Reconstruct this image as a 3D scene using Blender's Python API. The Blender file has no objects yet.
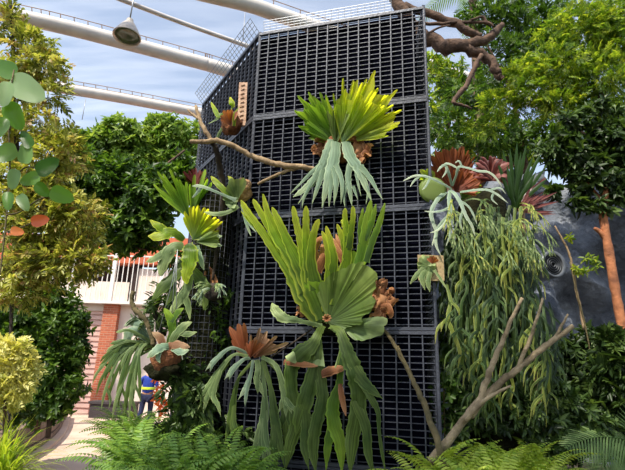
import bpy, math, random
import numpy as np
from mathutils import Vector, Matrix
PI = math.pi
rnd = random.Random(7)
SC = bpy.context.scene
COL = SC.collection

# ---------------------------------------------------------------- camera
F_PX, PITCH, ROLL = 490.0, math.radians(16.0), math.radians(1.8)
CAM = Vector((0, 0, 1.6))
Fw = Vector((0, math.cos(PITCH), math.sin(PITCH)))
U0 = Vector((0, -math.sin(PITCH), math.cos(PITCH)))
R0 = Vector((1, 0, 0))
Rt = math.cos(ROLL) * R0 + math.sin(ROLL) * U0
Up = -math.sin(ROLL) * R0 + math.cos(ROLL) * U0
cd = bpy.data.cameras.new('camera'); cam = bpy.data.objects.new('camera', cd); COL.objects.link(cam)
cd.sensor_fit = 'HORIZONTAL'; cd.sensor_width = 36; cd.lens = F_PX / 625 * 36; cd.clip_end = 500
m3 = Matrix((Rt, Up, -Fw)).transposed()
cam.matrix_world = Matrix.Translation(CAM) @ m3.to_4x4()
SC.camera = cam

def ray(px, py):
    return Fw * F_PX + Rt * (px - 312.5) + Up * (235 - py)
def P(px, py, Y):
    d = ray(px, py); return CAM + d * (Y / d.y)
def G(px, py, z=0.0):
    d = ray(px, py); return CAM + d * ((z - CAM.z) / d.z)
def PV(v):
    d = Vector(v) - CAM; z = d.dot(Fw); return 312.5 + d.dot(Rt) / z * F_PX, 235 - d.dot(Up) / z * F_PX
def mpp(p):
    return (Vector(p) - CAM).dot(Fw) / F_PX

# ---------------------------------------------------------------- tags and linking
def tag(o, label=None, cat=None, group=None, kind=None):
    if label: o['label'] = label
    if cat: o['category'] = cat
    if group: o['group'] = group
    if kind: o['kind'] = kind
    return o
def empty(name, loc, label=None, cat=None, group=None, rz=0):
    o = bpy.data.objects.new(name, None); COL.objects.link(o)
    o.location = loc; o.rotation_euler = (0, 0, rz); o.empty_display_size = .1
    return tag(o, label, cat, group)
def copy_tree(o, parent=None):
    c = o.copy(); COL.objects.link(c)
    if parent: c.parent = parent
    for ch in list(o.children): copy_tree(ch, c)
    return c

class MB:
    def __init__(s): s.v = []; s.f = []; s.uv = []; s.nb = 0; s.np_parts = []
    def add(s, verts, faces, uvs=None):
        b = len(s.v); s.v += [tuple(x) for x in verts]
        for k, f in enumerate(faces):
            s.f.append([b + i for i in f])
            s.uv += [(uvs[i] if uvs else (0, 0)) for i in f]
    def box(s, c, ax, ay, az):
        c = Vector(c); V = []
        for i in (-1, 1):
            for j in (-1, 1):
                for k in (-1, 1): V.append(c + ax * i + ay * j + az * k)
        s.add(V, [(0, 1, 3, 2), (4, 6, 7, 5), (0, 4, 5, 1), (2, 3, 7, 6), (0, 2, 6, 4), (1, 5, 7, 3)])
    def cbox(s, x0, x1, y0, y1, z0, z1):
        s.box(((x0+x1)/2, (y0+y1)/2, (z0+z1)/2), Vector(((x1-x0)/2, 0, 0)), Vector((0, (y1-y0)/2, 0)), Vector((0, 0, (z1-z0)/2)))
    def beam(s, a, b, w, h=None, up=Vector((0, 0, 1))):
        a, b = Vector(a), Vector(b); h = h or w; d = b - a
        x = d.cross(up)
        if x.length < 1e-6: x = d.cross(Vector((1, 0, 0)))
        x.normalize(); y = x.cross(d).normalized()
        s.box((a + b) / 2, d / 2, x * w / 2, y * h / 2)
    def tube(s, pts, radii, n=8, cap=True, rough=0, rg=rnd):
        pts = [Vector(p) for p in pts]
        if not hasattr(radii, '__len__'): radii = [radii] * len(pts)
        T = [(pts[min(i+1, len(pts)-1)] - pts[max(i-1, 0)]).normalized() for i in range(len(pts))]
        x = T[0].orthogonal().normalized(); V = []; UVs = []
        for i, p in enumerate(pts):
            x = (x - T[i] * x.dot(T[i])).normalized(); y = T[i].cross(x)
            for k in range(n):
                a = 2 * PI * k / n; r = radii[i] * (1 + rough * rg.uniform(-1, 1))
                V.append(p + x * (math.cos(a) * r) + y * (math.sin(a) * r)); UVs.append((k / n, i / max(1, len(pts)-1)))
        Fc = [(i*n+k, i*n+(k+1) % n, (i+1)*n+(k+1) % n, (i+1)*n+k) for i in range(len(pts)-1) for k in range(n)]
        if cap: Fc += [tuple(range(n))[::-1], tuple(range((len(pts)-1)*n, len(pts)*n))]
        s.add(V, Fc, UVs)
    def ribbon(s, pts, widths, nrm, fold=.15, twist=0, wav=0, tipround=True, rg=rnd):
        """leaf strap: 5 verts across, folded along the midrib; uv (across, along)"""
        n = len(pts); V = []; UVs = []; ph = rg.uniform(0, 6)
        for i in range(n):
            t = (pts[min(i+1, n-1)] - pts[max(i-1, 0)]).normalized()
            q = nrm - t * nrm.dot(t)
            q = q.normalized() if q.length > 1e-4 else t.orthogonal().normalized()
            if twist: q = Matrix.Rotation(twist * i / (n-1), 3, t) @ q
            x = t.cross(q); w = widths[i] / 2
            for k, u in enumerate((-1, -.5, 0, .5, 1)):
                off = -fold * w * (1 - abs(u)) * .9 + wav * w * math.sin(ph + i * .9 + u * 1.5) * abs(u)
                V.append(pts[i] + x * (u * w) + q * -off); UVs.append((u / 2 + .5, i / (n - 1)))
        s.add(V, [(i*5+k, i*5+k+1, (i+1)*5+k+1, (i+1)*5+k) for i in range(n-1) for k in range(4)], UVs)
    def build(s, name, mat, parent=None, solid=0, smooth=True, base=None):
        me = bpy.data.meshes.new(name)
        org = Vector(base) if base is not None else Vector((0, 0, 0))
        if parent is not None and base is None:
            org = Vector(parent.location); q_ = parent.parent
            while q_ is not None: org = org + Vector(q_.location); q_ = q_.parent
        me.from_pydata([tuple(Vector(v) - org) for v in s.v], [], s.f)
        if s.uv:
            l = me.uv_layers.new(name='UVMap'); l.data.foreach_set('uv', [c for q in s.uv for c in q])
        return finish(me, name, mat, parent, solid, smooth, org if parent is None else None)
def finish(me, name, mat, parent=None, solid=0, smooth=True, loc=None):
    if smooth: me.polygons.foreach_set('use_smooth', [True] * len(me.polygons))
    me.materials.append(mat); me.update()
    o = bpy.data.objects.new(name, me); COL.objects.link(o)
    if parent is not None: o.parent = parent
    if loc is not None: o.location = loc
    if solid:
        md = o.modifiers.new('thickness', 'SOLIDIFY'); md.thickness = solid; md.offset = 0
    return o

def smoothpath(pts, n=6):
    """Catmull-Rom through tuples of any dimension"""
    p = [np.array(q, float) for q in pts]
    if len(p) < 3: return [tuple(p[0] + (p[-1]-p[0]) * k / n) for k in range(n+1)]
    p = [2*p[0]-p[1]] + p + [2*p[-1]-p[-2]]; out = []
    for i in range(1, len(p)-2):
        for k in range(n):
            t = k / n; a, b, c, d = p[i-1:i+3]
            out.append(tuple(.5*((2*b)+(-a+c)*t+(2*a-5*b+4*c-d)*t*t+(-a+3*b-3*c+d)*t**3)))
    out.append(tuple(p[-2])); return out

# ---------------------------------------------------------------- materials
def s2l(c): return tuple(((x/255)/12.92 if x/255 <= .04045 else ((x/255+.055)/1.055)**2.4) for x in c) + (1,)
def newmat(name):
    m = bpy.data.materials.new(name); m.use_nodes = True; nt = m.node_tree; nt.nodes.clear()
    out = nt.nodes.new('ShaderNodeOutputMaterial'); return m, nt, out
def N(nt, t, **kw):
    n = nt.nodes.new(t)
    for k, v in kw.items(): setattr(n, k, v)
    return n
def ramp(nt, stops):
    r = N(nt, 'ShaderNodeValToRGB'); e = r.color_ramp.elements
    while len(e) < len(stops): e.new(.5)
    for i, (p, c) in enumerate(stops): e[i].position = p; e[i].color = c if len(c) == 4 else s2l(c)
    return r
def mat_plain(name, c1, c2=None, scale=8, rough=.7, metal=0, bump=.3, detail=6, stretch=(1, 1, 1), bscale=None, spec=.5):
    m, nt, out = newmat(name); b = N(nt, 'ShaderNodeBsdfPrincipled')
    tc = N(nt, 'ShaderNodeTexCoord'); mp = N(nt, 'ShaderNodeMapping'); mp.inputs['Scale'].default_value = stretch
    nt.links.new(tc.outputs['Object'], mp.inputs[0])
    no = N(nt, 'ShaderNodeTexNoise'); no.inputs['Scale'].default_value = scale; no.inputs['Detail'].default_value = detail
    nt.links.new(mp.outputs[0], no.inputs['Vector'])
    r = ramp(nt, [(.3, c1), (.7, c2 or c1)]); nt.links.new(no.outputs['Fac'], r.inputs[0])
    nt.links.new(r.outputs[0], b.inputs['Base Color'])
    b.inputs['Roughness'].default_value = rough; b.inputs['Metallic'].default_value = metal
    b.inputs['Specular IOR Level'].default_value = spec
    if bump:
        bp = N(nt, 'ShaderNodeBump'); bp.inputs['Strength'].default_value = bump; bp.inputs['Distance'].default_value = .02
        n2 = N(nt, 'ShaderNodeTexNoise'); n2.inputs['Scale'].default_value = bscale or scale * 3; n2.inputs['Detail'].default_value = 8
        nt.links.new(mp.outputs[0], n2.inputs['Vector']); nt.links.new(n2.outputs['Fac'], bp.inputs['Height'])
        nt.links.new(bp.outputs[0], b.inputs['Normal'])
    nt.links.new(b.outputs[0], out.inputs[0]); return m
def mat_leaf(name, cols, trans=.4, rough=.42, tgain=1.5):
    """tree leaves: uv.x is a random number per leaf"""
    m, nt, out = newmat(name); uv = N(nt, 'ShaderNodeUVMap'); sx = N(nt, 'ShaderNodeSeparateXYZ')
    nt.links.new(uv.outputs[0], sx.inputs[0])
    r = ramp(nt, [(i / max(1, len(cols)-1), c) for i, c in enumerate(cols)]); nt.links.new(sx.outputs[0], r.inputs[0])
    b = N(nt, 'ShaderNodeBsdfPrincipled'); b.inputs['Roughness'].default_value = rough
    b.inputs['Specular IOR Level'].default_value = .35
    nt.links.new(r.outputs[0], b.inputs['Base Color'])
    t = N(nt, 'ShaderNodeBsdfTranslucent')
    mx = N(nt, 'ShaderNodeMix', data_type='RGBA', blend_type='MULTIPLY'); mx.inputs[0].default_value = 1
    mx.inputs[7].default_value = (tgain * 1.1, tgain * 1.12, tgain * .5, 1)
    nt.links.new(r.outputs[0], mx.inputs[6]); nt.links.new(mx.outputs[2], t.inputs[0])
    ms = N(nt, 'ShaderNodeMixShader'); ms.inputs[0].default_value = trans
    nt.links.new(b.outputs[0], ms.inputs[1]); nt.links.new(t.outputs[0], ms.inputs[2]); nt.links.new(ms.outputs[0], out.inputs[0])
    return m
def mat_frond(name, base, mid, tip, trans=.35, rough=.45, vein=.35, vs=26, tgain=1.6, edge=.38):
    m, nt, out = newmat(name); uv = N(nt, 'ShaderNodeUVMap'); sx = N(nt, 'ShaderNodeSeparateXYZ')
    nt.links.new(uv.outputs[0], sx.inputs[0])
    tc = N(nt, 'ShaderNodeTexCoord'); n0 = N(nt, 'ShaderNodeTexNoise'); n0.inputs['Scale'].default_value = 9; n0.inputs['Detail'].default_value = 5
    nt.links.new(tc.outputs['Object'], n0.inputs['Vector'])
    ad = N(nt, 'ShaderNodeMath', operation='MULTIPLY_ADD'); ad.inputs[1].default_value = .5; nt.links.new(n0.outputs['Fac'], ad.inputs[0])
    sb = N(nt, 'ShaderNodeMath', operation='SUBTRACT'); sb.inputs[1].default_value = .25
    nt.links.new(sx.outputs[1], sb.inputs[0]); nt.links.new(sb.outputs[0], ad.inputs[2])
    r = ramp(nt, [(0.05, base), (.5, mid), (.95, tip)]); nt.links.new(ad.outputs[0], r.inputs[0])
    mp = N(nt, 'ShaderNodeMapping'); mp.inputs['Scale'].default_value = (vs, 1.6, 1); nt.links.new(uv.outputs[0], mp.inputs[0])
    vn = N(nt, 'ShaderNodeTexNoise'); vn.inputs['Scale'].default_value = 1; vn.inputs['Detail'].default_value = 3
    nt.links.new(mp.outputs[0], vn.inputs['Vector'])
    vr = ramp(nt, [(.35, (1-vein,)*3 + (1,)), (.6, (1.0,)*3 + (1,))]); nt.links.new(vn.outputs['Fac'], vr.inputs[0])
    mx0 = N(nt, 'ShaderNodeMix', data_type='RGBA', blend_type='MULTIPLY'); mx0.inputs[0].default_value = 1
    nt.links.new(r.outputs[0], mx0.inputs[6]); nt.links.new(vr.outputs[0], mx0.inputs[7])
    e1 = N(nt, 'ShaderNodeMath', operation='SUBTRACT'); e1.inputs[1].default_value = .5; nt.links.new(sx.outputs[0], e1.inputs[0])
    e2 = N(nt, 'ShaderNodeMath', operation='ABSOLUTE'); nt.links.new(e1.outputs[0], e2.inputs[0])
    er = ramp(nt, [(.36, (0, 0, 0, 1)), (.49, (edge, edge, edge, 1))]); nt.links.new(e2.outputs[0], er.inputs[0])
    me_ = N(nt, 'ShaderNodeMix', data_type='RGBA'); nt.links.new(er.outputs[0], me_.inputs[0]); nt.links.new(mx0.outputs[2], me_.inputs[6]); me_.inputs[7].default_value = s2l(tuple(min(255, c * 1.12 + 22) for c in tip))
    mx0 = me_
    b = N(nt, 'ShaderNodeBsdfPrincipled'); b.inputs['Roughness'].default_value = rough; b.inputs['Specular IOR Level'].default_value = .28
    nt.links.new(mx0.outputs[2], b.inputs['Base Color'])
    bp = N(nt, 'ShaderNodeBump'); bp.inputs['Strength'].default_value = .5; bp.inputs['Distance'].default_value = .01
    nt.links.new(vn.outputs['Fac'], bp.inputs['Height']); nt.links.new(bp.outputs[0], b.inputs['Normal'])
    t = N(nt, 'ShaderNodeBsdfTranslucent'); mx = N(nt, 'ShaderNodeMix', data_type='RGBA', blend_type='MULTIPLY'); mx.inputs[0].default_value = 1
    mx.inputs[7].default_value = (tgain * 1.1, tgain * 1.15, tgain * .55, 1)
    nt.links.new(mx0.outputs[2], mx.inputs[6]); nt.links.new(mx.outputs[2], t.inputs[0])
    ms = N(nt, 'ShaderNodeMixShader'); ms.inputs[0].default_value = trans
    nt.links.new(b.outputs[0], ms.inputs[1]); nt.links.new(t.outputs[0], ms.inputs[2]); nt.links.new(ms.outputs[0], out.inputs[0])
    return m

M = {}
M['steel'] = mat_plain('grating steel', (72, 75, 86), (54, 57, 66), 14, .45, .3, .2)
M['backing'] = mat_plain('dark liner', (7, 8, 16), (11, 12, 22), 2, 1, 0, 0, spec=0)  # near-black paint for the dark void behind the grating
M['wire'] = mat_plain('galvanised wire', (170, 172, 176), (140, 142, 148), 30, .4, .6, 0)
M['bark_pale'] = mat_plain('pale driftwood', (176, 150, 116), (120, 98, 72), 12, .85, 0, .6, stretch=(1, 1, .5))
M['bark_brown'] = mat_plain('brown bark', (110, 84, 66), (64, 48, 40), 10, .9, 0, .8)
M['bark_red'] = mat_plain('reddish bark', (190, 122, 80), (120, 74, 50), 7, .85, 0, .7)
M['bark_dark'] = mat_plain('dark bark', (62, 50, 40), (34, 28, 22), 10, .9, 0, .8)
M['bark_log'] = mat_plain('grey brown log', (178, 158, 126), (100, 86, 64), 9, .9, 0, .9)
M['bark_lichen'] = mat_plain('olive branch', (112, 98, 66), (70, 64, 38), 12, .9, 0, .6)
M['beam'] = mat_plain('painted beam', (226, 218, 208), (204, 196, 190), 3, .5, 0, .1)
M['rail'] = mat_plain('rust tinted rail', (170, 140, 122), (140, 124, 116), 9, .6, .2, .1)
M['soil'] = mat_plain('soil', (58, 48, 34), (34, 32, 20), 5, .95, 0, .8)
M['path'] = mat_plain('path concrete', (208, 182, 164), (186, 160, 140), 1.3, .85, 0, .25, bscale=60)
M['plaster'] = mat_plain('cream plaster', (224, 208, 196), (206, 188, 176), 2, .8, 0, .15)
M['white_paint'] = mat_plain('white paint', (236, 230, 224), (220, 214, 206), 5, .5, 0, 0)
M['roof_tile'] = mat_plain('terracotta boards', (206, 112, 76), (176, 88, 58), 4, .8, 0, .3)
M['dark_void'] = mat_plain('dark opening', (52, 34, 30), (36, 24, 22), 2, .9, 0, .1)
M['moss'] = mat_plain('dark moss', (44, 44, 26), (22, 22, 14), 14, .95, 0, 1, spec=.1)
M['peat'] = mat_plain('brown peat', (150, 92, 54), (78, 48, 30), 16, .95, 0, 1)
M['dry_brown'] = mat_frond('dry brown frond', (120, 74, 46), (160, 104, 66), (196, 140, 96), .15, .7, .5)
M['plank'] = mat_plain('tan plank', (206, 174, 150), (160, 122, 98), 9, .8, 0, .6)
M['plaque'] = mat_plain('plaque wood', (186, 164, 122), (150, 126, 92), 9, .8, 0, .5)
M['vent'] = mat_plain('vent grey metal', (120, 124, 130), (96, 100, 106), 9, .45, .4, .1)
M['louvre'] = mat_plain('louvre grey', (70, 74, 80), (54, 58, 64), 9, .5, .3, 0)
M['black'] = mat_plain('black metal', (14, 14, 16), (20, 20, 22), 9, .5, .2, 0)
M['lamp'] = mat_plain('aluminium lamp', (206, 196, 184), (176, 168, 160), 12, .35, .6, .1)
M['lens'] = mat_plain('greenish lens', (96, 112, 84), (70, 84, 62), 6, .2, 0, 0)
M['shirt'] = mat_plain('blue shirt', (28, 62, 160), (20, 46, 130), 6, .8, 0, .2)
M['trousers'] = mat_plain('navy trousers', (20, 30, 66), (14, 20, 46), 6, .9, 0, .2)
M['skin'] = mat_plain('skin', (176, 128, 100), (160, 112, 86), 6, .6, 0, 0)
M['hair'] = mat_plain('dark hair', (26, 20, 18), (14, 12, 12), 30, .6, 0, .3)
M['stripe'] = mat_plain('lime reflective tape', (206, 230, 60), (190, 216, 50), 6, .5, 0, 0)
M['planter'] = mat_plain('dark planter', (66, 58, 60), (48, 42, 44), 5, .8, 0, .2)

def mat_rock():
    m, nt, out = newmat('grey rock'); b = N(nt, 'ShaderNodeBsdfPrincipled'); b.inputs['Roughness'].default_value = .8
    tc = N(nt, 'ShaderNodeTexCoord'); no = N(nt, 'ShaderNodeTexNoise'); no.inputs['Scale'].default_value = 1.6; no.inputs['Detail'].default_value = 9
    nt.links.new(tc.outputs['Object'], no.inputs['Vector'])
    r = ramp(nt, [(.25, (66, 72, 84)), (.5, (104, 110, 122)), (.75, (150, 153, 160))]); nt.links.new(no.outputs['Fac'], r.inputs[0])
    nt.links.new(r.outputs[0], b.inputs['Base Color'])
    mu = N(nt, 'ShaderNodeTexNoise'); mu.inputs['Scale'].default_value = 5; mu.inputs['Detail'].default_value = 10
    nt.links.new(tc.outputs['Object'], mu.inputs['Vector'])
    bp = N(nt, 'ShaderNodeBump'); bp.inputs['Strength'].default_value = .9; bp.inputs['Distance'].default_value = .12
    nt.links.new(mu.outputs['Fac'], bp.inputs['Height']); nt.links.new(bp.outputs[0], b.inputs['Normal'])
    nt.links.new(b.outputs[0], out.inputs[0]); return m
M['rock'] = mat_rock()
def mat_brick(name, c1, c2, mortar, bw, rh, ms=.01, axis='XZ'):
    m, nt, out = newmat(name); b = N(nt, 'ShaderNodeBsdfPrincipled'); b.inputs['Roughness'].default_value = .85
    tc = N(nt, 'ShaderNodeTexCoord'); sx = N(nt, 'ShaderNodeSeparateXYZ'); cb = N(nt, 'ShaderNodeCombineXYZ')
    nt.links.new(tc.outputs['Object'], sx.inputs[0]); nt.links.new(sx.outputs[1 if axis[0] == 'Y' else 0], cb.inputs[0]); nt.links.new(sx.outputs[2], cb.inputs[1])
    br = N(nt, 'ShaderNodeTexBrick'); br.inputs['Scale'].default_value = 1; br.inputs['Brick Width'].default_value = bw; br.inputs['Row Height'].default_value = rh
    br.inputs['Mortar Size'].default_value = ms; br.inputs['Color1'].default_value = s2l(c1); br.inputs['Color2'].default_value = s2l(c2); br.inputs['Mortar'].default_value = s2l(mortar)
    nt.links.new(cb.outputs[0], br.inputs['Vector']); nt.links.new(br.outputs[0], b.inputs['Base Color'])
    bp = N(nt, 'ShaderNodeBump'); bp.inputs['Strength'].default_value = .6; bp.inputs['Distance'].default_value = .02; bp.invert = True
    nt.links.new(br.outputs['Fac'], bp.inputs['Height']); nt.links.new(bp.outputs[0], b.inputs['Normal'])
    nt.links.new(b.outputs[0], out.inputs[0]); return m
M['brick'] = mat_brick('red brick', (186, 98, 66), (160, 80, 54), (176, 132, 108), .25, .085)
M['blockwall'] = mat_brick('brown split block', (130, 108, 90), (100, 82, 68), (56, 44, 36), .4, .19, .012, 'YZ')
def mat_film():
    m, nt, out = newmat('roof film'); tc = N(nt, 'ShaderNodeTexCoord')
    mp = N(nt, 'ShaderNodeMapping'); mp.inputs['Scale'].default_value = (.25, 1.4, 1); mp.inputs['Rotation'].default_value = (0, 0, .5)
    nt.links.new(tc.outputs['Object'], mp.inputs[0])
    no = N(nt, 'ShaderNodeTexNoise'); no.inputs['Scale'].default_value = 1.1; no.inputs['Detail'].default_value = 6
    nt.links.new(mp.outputs[0], no.inputs['Vector'])
    r = ramp(nt, [(.35, (.03, .03, .03, 1)), (.75, (.17, .17, .17, 1))]); nt.links.new(no.outputs['Fac'], r.inputs[0])
    tr = N(nt, 'ShaderNodeBsdfTransparent'); tr.inputs[0].default_value = (.93, .96, .99, 1)
    tl = N(nt, 'ShaderNodeBsdfTranslucent'); tl.inputs[0].default_value = (.86, .88, .92, 1)
    ms = N(nt, 'ShaderNodeMixShader'); nt.links.new(r.outputs[0], ms.inputs[0])
    nt.links.new(tr.outputs[0], ms.inputs[1]); nt.links.new(tl.outputs[0], ms.inputs[2]); nt.links.new(ms.outputs[0], out.inputs[0]); return m
M['film'] = mat_film()
def mat_mesh(name, cw, ch):
    return None

# leaf and frond colours
M['lf_mid'] = mat_leaf('leaf mid', [(34, 56, 20), (66, 96, 32), (112, 140, 54)])
M['lf_dark'] = mat_leaf('leaf dark', [(26, 42, 22), (54, 76, 34), (98, 120, 62)], .3)
M['lf_olive'] = mat_leaf('leaf olive', [(66, 76, 30), (124, 132, 50), (188, 186, 104), (164, 126, 92)], .4)
M['lf_bright'] = mat_leaf('leaf bright', [(60, 88, 28), (110, 136, 44), (176, 182, 66)], .5)
M['lf_yellow'] = mat_leaf('leaf yellow', [(176, 172, 92), (206, 198, 120), (222, 216, 150), (140, 150, 66)], .35)
M['lf_grass'] = mat_leaf('leaf grass', [(150, 170, 50), (196, 204, 80), (110, 140, 40)], .4)
M['lf_big'] = mat_leaf('leaf big', [(64, 104, 36), (96, 140, 46), (150, 172, 136)], .5, .35, 1.5)
M['lf_orange'] = mat_leaf('leaf orange', [(206, 96, 50), (226, 130, 70)], .4)
M['lf_red'] = mat_leaf('leaf dark red', [(60, 20, 22), (96, 40, 36), (156, 104, 96)], .3, .35)
M['lf_redpink'] = mat_leaf('leaf pinkish red', [(130, 70, 66), (176, 120, 112)], .3)
M['lf_light'] = mat_leaf('leaf light green', [(66, 96, 38), (112, 142, 58), (166, 184, 92)], .4, .42, 1.2)
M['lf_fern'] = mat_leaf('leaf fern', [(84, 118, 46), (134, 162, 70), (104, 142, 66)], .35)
M['lf_fernlit'] = mat_leaf('leaf fern painted lit', [(146, 168, 60), (190, 202, 92), (120, 150, 56)], .4)  # brighter fern copy, sunlight painted into the leaf colour
M['lf_palm'] = mat_leaf('leaf palm', [(84, 112, 60), (120, 146, 84)], .35)
M['lf_sword'] = mat_leaf('leaf sword', [(34, 60, 24), (56, 86, 32)], .35, .35)
M['fr_yellow'] = mat_frond('frond yellow green', (112, 142, 96), (148, 168, 48), (222, 214, 60), .58, .42, .35, 40, 2.1)
M['fr_lime'] = mat_frond('frond lime', (88, 116, 46), (136, 166, 42), (204, 214, 74), .55, .4, .45, 12, 2.1)
M['fr_green'] = mat_frond('frond green', (86, 116, 62), (106, 144, 48), (160, 190, 64), .5, .42, .35, 20, 1.8)
M['fr_shield'] = mat_frond('frond shield', (74, 96, 50), (92, 116, 46), (142, 160, 84), .35, .45, .5, 46)
M['fr_pale'] = mat_frond('frond pale', (116, 142, 112), (124, 150, 126), (172, 190, 148), .15, .6, .5, 7)
M['fr_white'] = mat_frond('frond silver', (134, 158, 134), (162, 182, 162), (198, 208, 180), .15, .6, .3, 7)
M['fr_rust'] = mat_frond('frond dark rust', (92, 40, 24), (138, 66, 40), (170, 98, 62), .3, .6, .5, 44)
M['fr_grey'] = mat_frond('frond grey green', (110, 130, 78), (98, 120, 72), (164, 180, 118), .22, .55, .5, 7)
M['fr_dark'] = mat_frond('frond deep green', (104, 124, 58), (68, 92, 38), (108, 130, 58), .32, .5, .55, 7)
M['fr_blue'] = mat_frond('frond blue grey', (104, 126, 104), (114, 138, 116), (168, 184, 148), .2, .55, .45, 7)
M['fr_orange'] = mat_frond('frond rust orange', (104, 52, 32), (152, 84, 52), (186, 118, 82), .3, .6, .45, 30)
M['fr_tan'] = mat_frond('frond tan', (110, 62, 40), (150, 108, 78), (186, 152, 118), .25, .6, .45, 30)
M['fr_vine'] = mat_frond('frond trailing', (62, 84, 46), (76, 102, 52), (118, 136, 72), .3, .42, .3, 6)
M['fr_vinelit'] = mat_frond('frond trailing lit yellow', (100, 122, 58), (136, 150, 66), (196, 194, 104), .35, .42, .3, 6)  # yellow-green trailing fronds with sunlight painted into the colour
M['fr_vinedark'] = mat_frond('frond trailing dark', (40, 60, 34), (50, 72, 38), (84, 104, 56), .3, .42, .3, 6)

# ---------------------------------------------------------------- light
w = bpy.data.worlds.new('world'); SC.world = w; w.use_nodes = True; nt = w.node_tree; nt.nodes.clear()
sky = nt.nodes.new('ShaderNodeTexSky'); sky.sky_type = 'NISHITA'; sky.sun_disc = False
SUN_EL, SUN_AZ = 56, -38      # azimuth measured from behind the camera towards the left
sky.sun_elevation = math.radians(SUN_EL); sky.sun_rotation = math.radians(180 + 38); sky.air_density = 1.2; sky.dust_density = 1.4
bg = nt.nodes.new('ShaderNodeBackground'); bg.inputs[1].default_value = .25
wo = nt.nodes.new('ShaderNodeOutputWorld'); hs = nt.nodes.new('ShaderNodeHueSaturation'); hs.inputs['Saturation'].default_value = .72; nt.links.new(sky.outputs[0], hs.inputs['Color']); nt.links.new(hs.outputs[0], bg.inputs[0]); nt.links.new(bg.outputs[0], wo.inputs[0])
sl = bpy.data.lights.new('sun', 'SUN'); sl.energy = 7.4; sl.angle = math.radians(1.0); sl.color = (1, .90, .74)
so = bpy.data.objects.new('sun', sl); COL.objects.link(so)
sdir = Vector((math.sin(math.radians(SUN_AZ)) * math.cos(math.radians(SUN_EL)), -math.cos(math.radians(SUN_AZ)) * math.cos(math.radians(SUN_EL)), math.sin(math.radians(SUN_EL))))
so.location = sdir * 30; so.rotation_euler = sdir.to_track_quat('Z', 'Y').to_euler()
SC.view_settings.view_transform = 'Standard'; SC.view_settings.look = 'None'; SC.view_settings.gamma = 1; SC.view_settings.use_curve_mapping = False
SC.view_settings.exposure = 0.0
SC.cycles.max_bounces = 8; SC.cycles.transparent_max_bounces = 12; SC.cycles.transmission_bounces = 6

# ---------------------------------------------------------------- ground, path, retaining wall
edgeL = [G(-30, 500), G(10, 470), G(43, 450), G(60, 434), G(66, 421), G(69, 411.5)]
edgeL = [Vector(p) for p in smoothpath([tuple(p) for p in edgeL], 5)]
def path_sides(y):
    """x of left edge at depth y, and path width"""
    for a, b in zip(edgeL, edgeL[1:]):
        if a.y <= y <= b.y: x = a.x + (b.x - a.x) * (y - a.y) / max(1e-6, b.y - a.y); break
    else: x = edgeL[0].x if y < edgeL[0].y else edgeL[-1].x
    wd = 2.0 if y < 12 else 2.0 + (y - 12) * 1.1
    return x, x + wd
BEDZ = .55
def hgt(x, y):
    l, r = path_sides(y); 
    if y > 18.3: return 0
    d = min(x - (l - .12), (r + .0) - x) if True else 0
    t = max(0, min(1, (-d) / .35 + .0)); t = t*t*(3-2*t)
    return BEDZ * t + (.05 * math.sin(x*1.7) * math.cos(y*1.3) + .03 * math.sin(x*4+y*3)) * t
gm = MB(); nx, ny = 180, 130; xs = [-16 + 34*i/(nx-1) for i in range(nx)]; ys = [-3 + 27*j/(ny-1) for j in range(ny)]
gm.v = [(x, y, hgt(x, y) - .01) for y in ys for x in xs]
gm.f = [(j*nx+i, j*nx+i+1, (j+1)*nx+i+1, (j+1)*nx+i) for j in range(ny-1) for i in range(nx-1)]
gm.uv = []
tag(gm.build('ground', M['soil']), kind='structure')
pm = MB(); V = []
for p in edgeL + [Vector((edgeL[-1].x, 19.2, 0))]:
    l, r = path_sides(p.y); V += [(p.x, p.y, .006), (r + .1, p.y, .006), (r+.1, p.y, -.08), (p.x, p.y, -.08)]
n = len(edgeL) + 1
pm.add(V, [(4*i, 4*i+1, 4*i+5, 4*i+4) for i in range(n-1)] + [(4*i, 4*i+4, 4*i+7, 4*i+3) for i in range(n-1)])
tag(pm.build('path', M['path'], smooth=False), kind='structure')
# curved block retaining wall with kerb and cap course
rw = empty('retaining_wall', edgeL[8], 'low curved wall of brown split blocks along the left edge of the path', 'wall')
def offs(pts, d):
    out = []
    for i, p in enumerate(pts):
        t = (pts[min(i+1, len(pts)-1)] - pts[max(i-1, 0)]).normalized(); out.append(p + Vector((-t.y, t.x, 0)) * d)
    return out
def wallstrip(mb, pts, d0, d1, z0, z1):
    a, b = offs(pts, d0), offs(pts, d1); V = []
    for p, q in zip(a, b): V += [(p.x, p.y, z0), (q.x, q.y, z0), (q.x, q.y, z1), (p.x, p.y, z1)]
    k = len(pts); Fc = []
    for i in range(k-1):
        for j in range(4): Fc.append((4*i+j, 4*i+(j+1) % 4, 4*i+4+(j+1) % 4, 4*i+4+j))
    mb.add(V, Fc + [(0, 1, 2, 3), (4*k-4, 4*k-1, 4*k-2, 4*k-3)])
wp = [p for p in edgeL if p.y < 17.5]
a = MB()
for c in range(3): wallstrip(a, wp, .05 + .02*c, .32, c*.19, c*.19 + .175)
a.build('block_courses', M['blockwall'], rw, smooth=False)
b = MB(); wallstrip(b, wp, -.12, .04, 0, .07); b.build('kerb', M['path'], rw, smooth=False)

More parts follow.
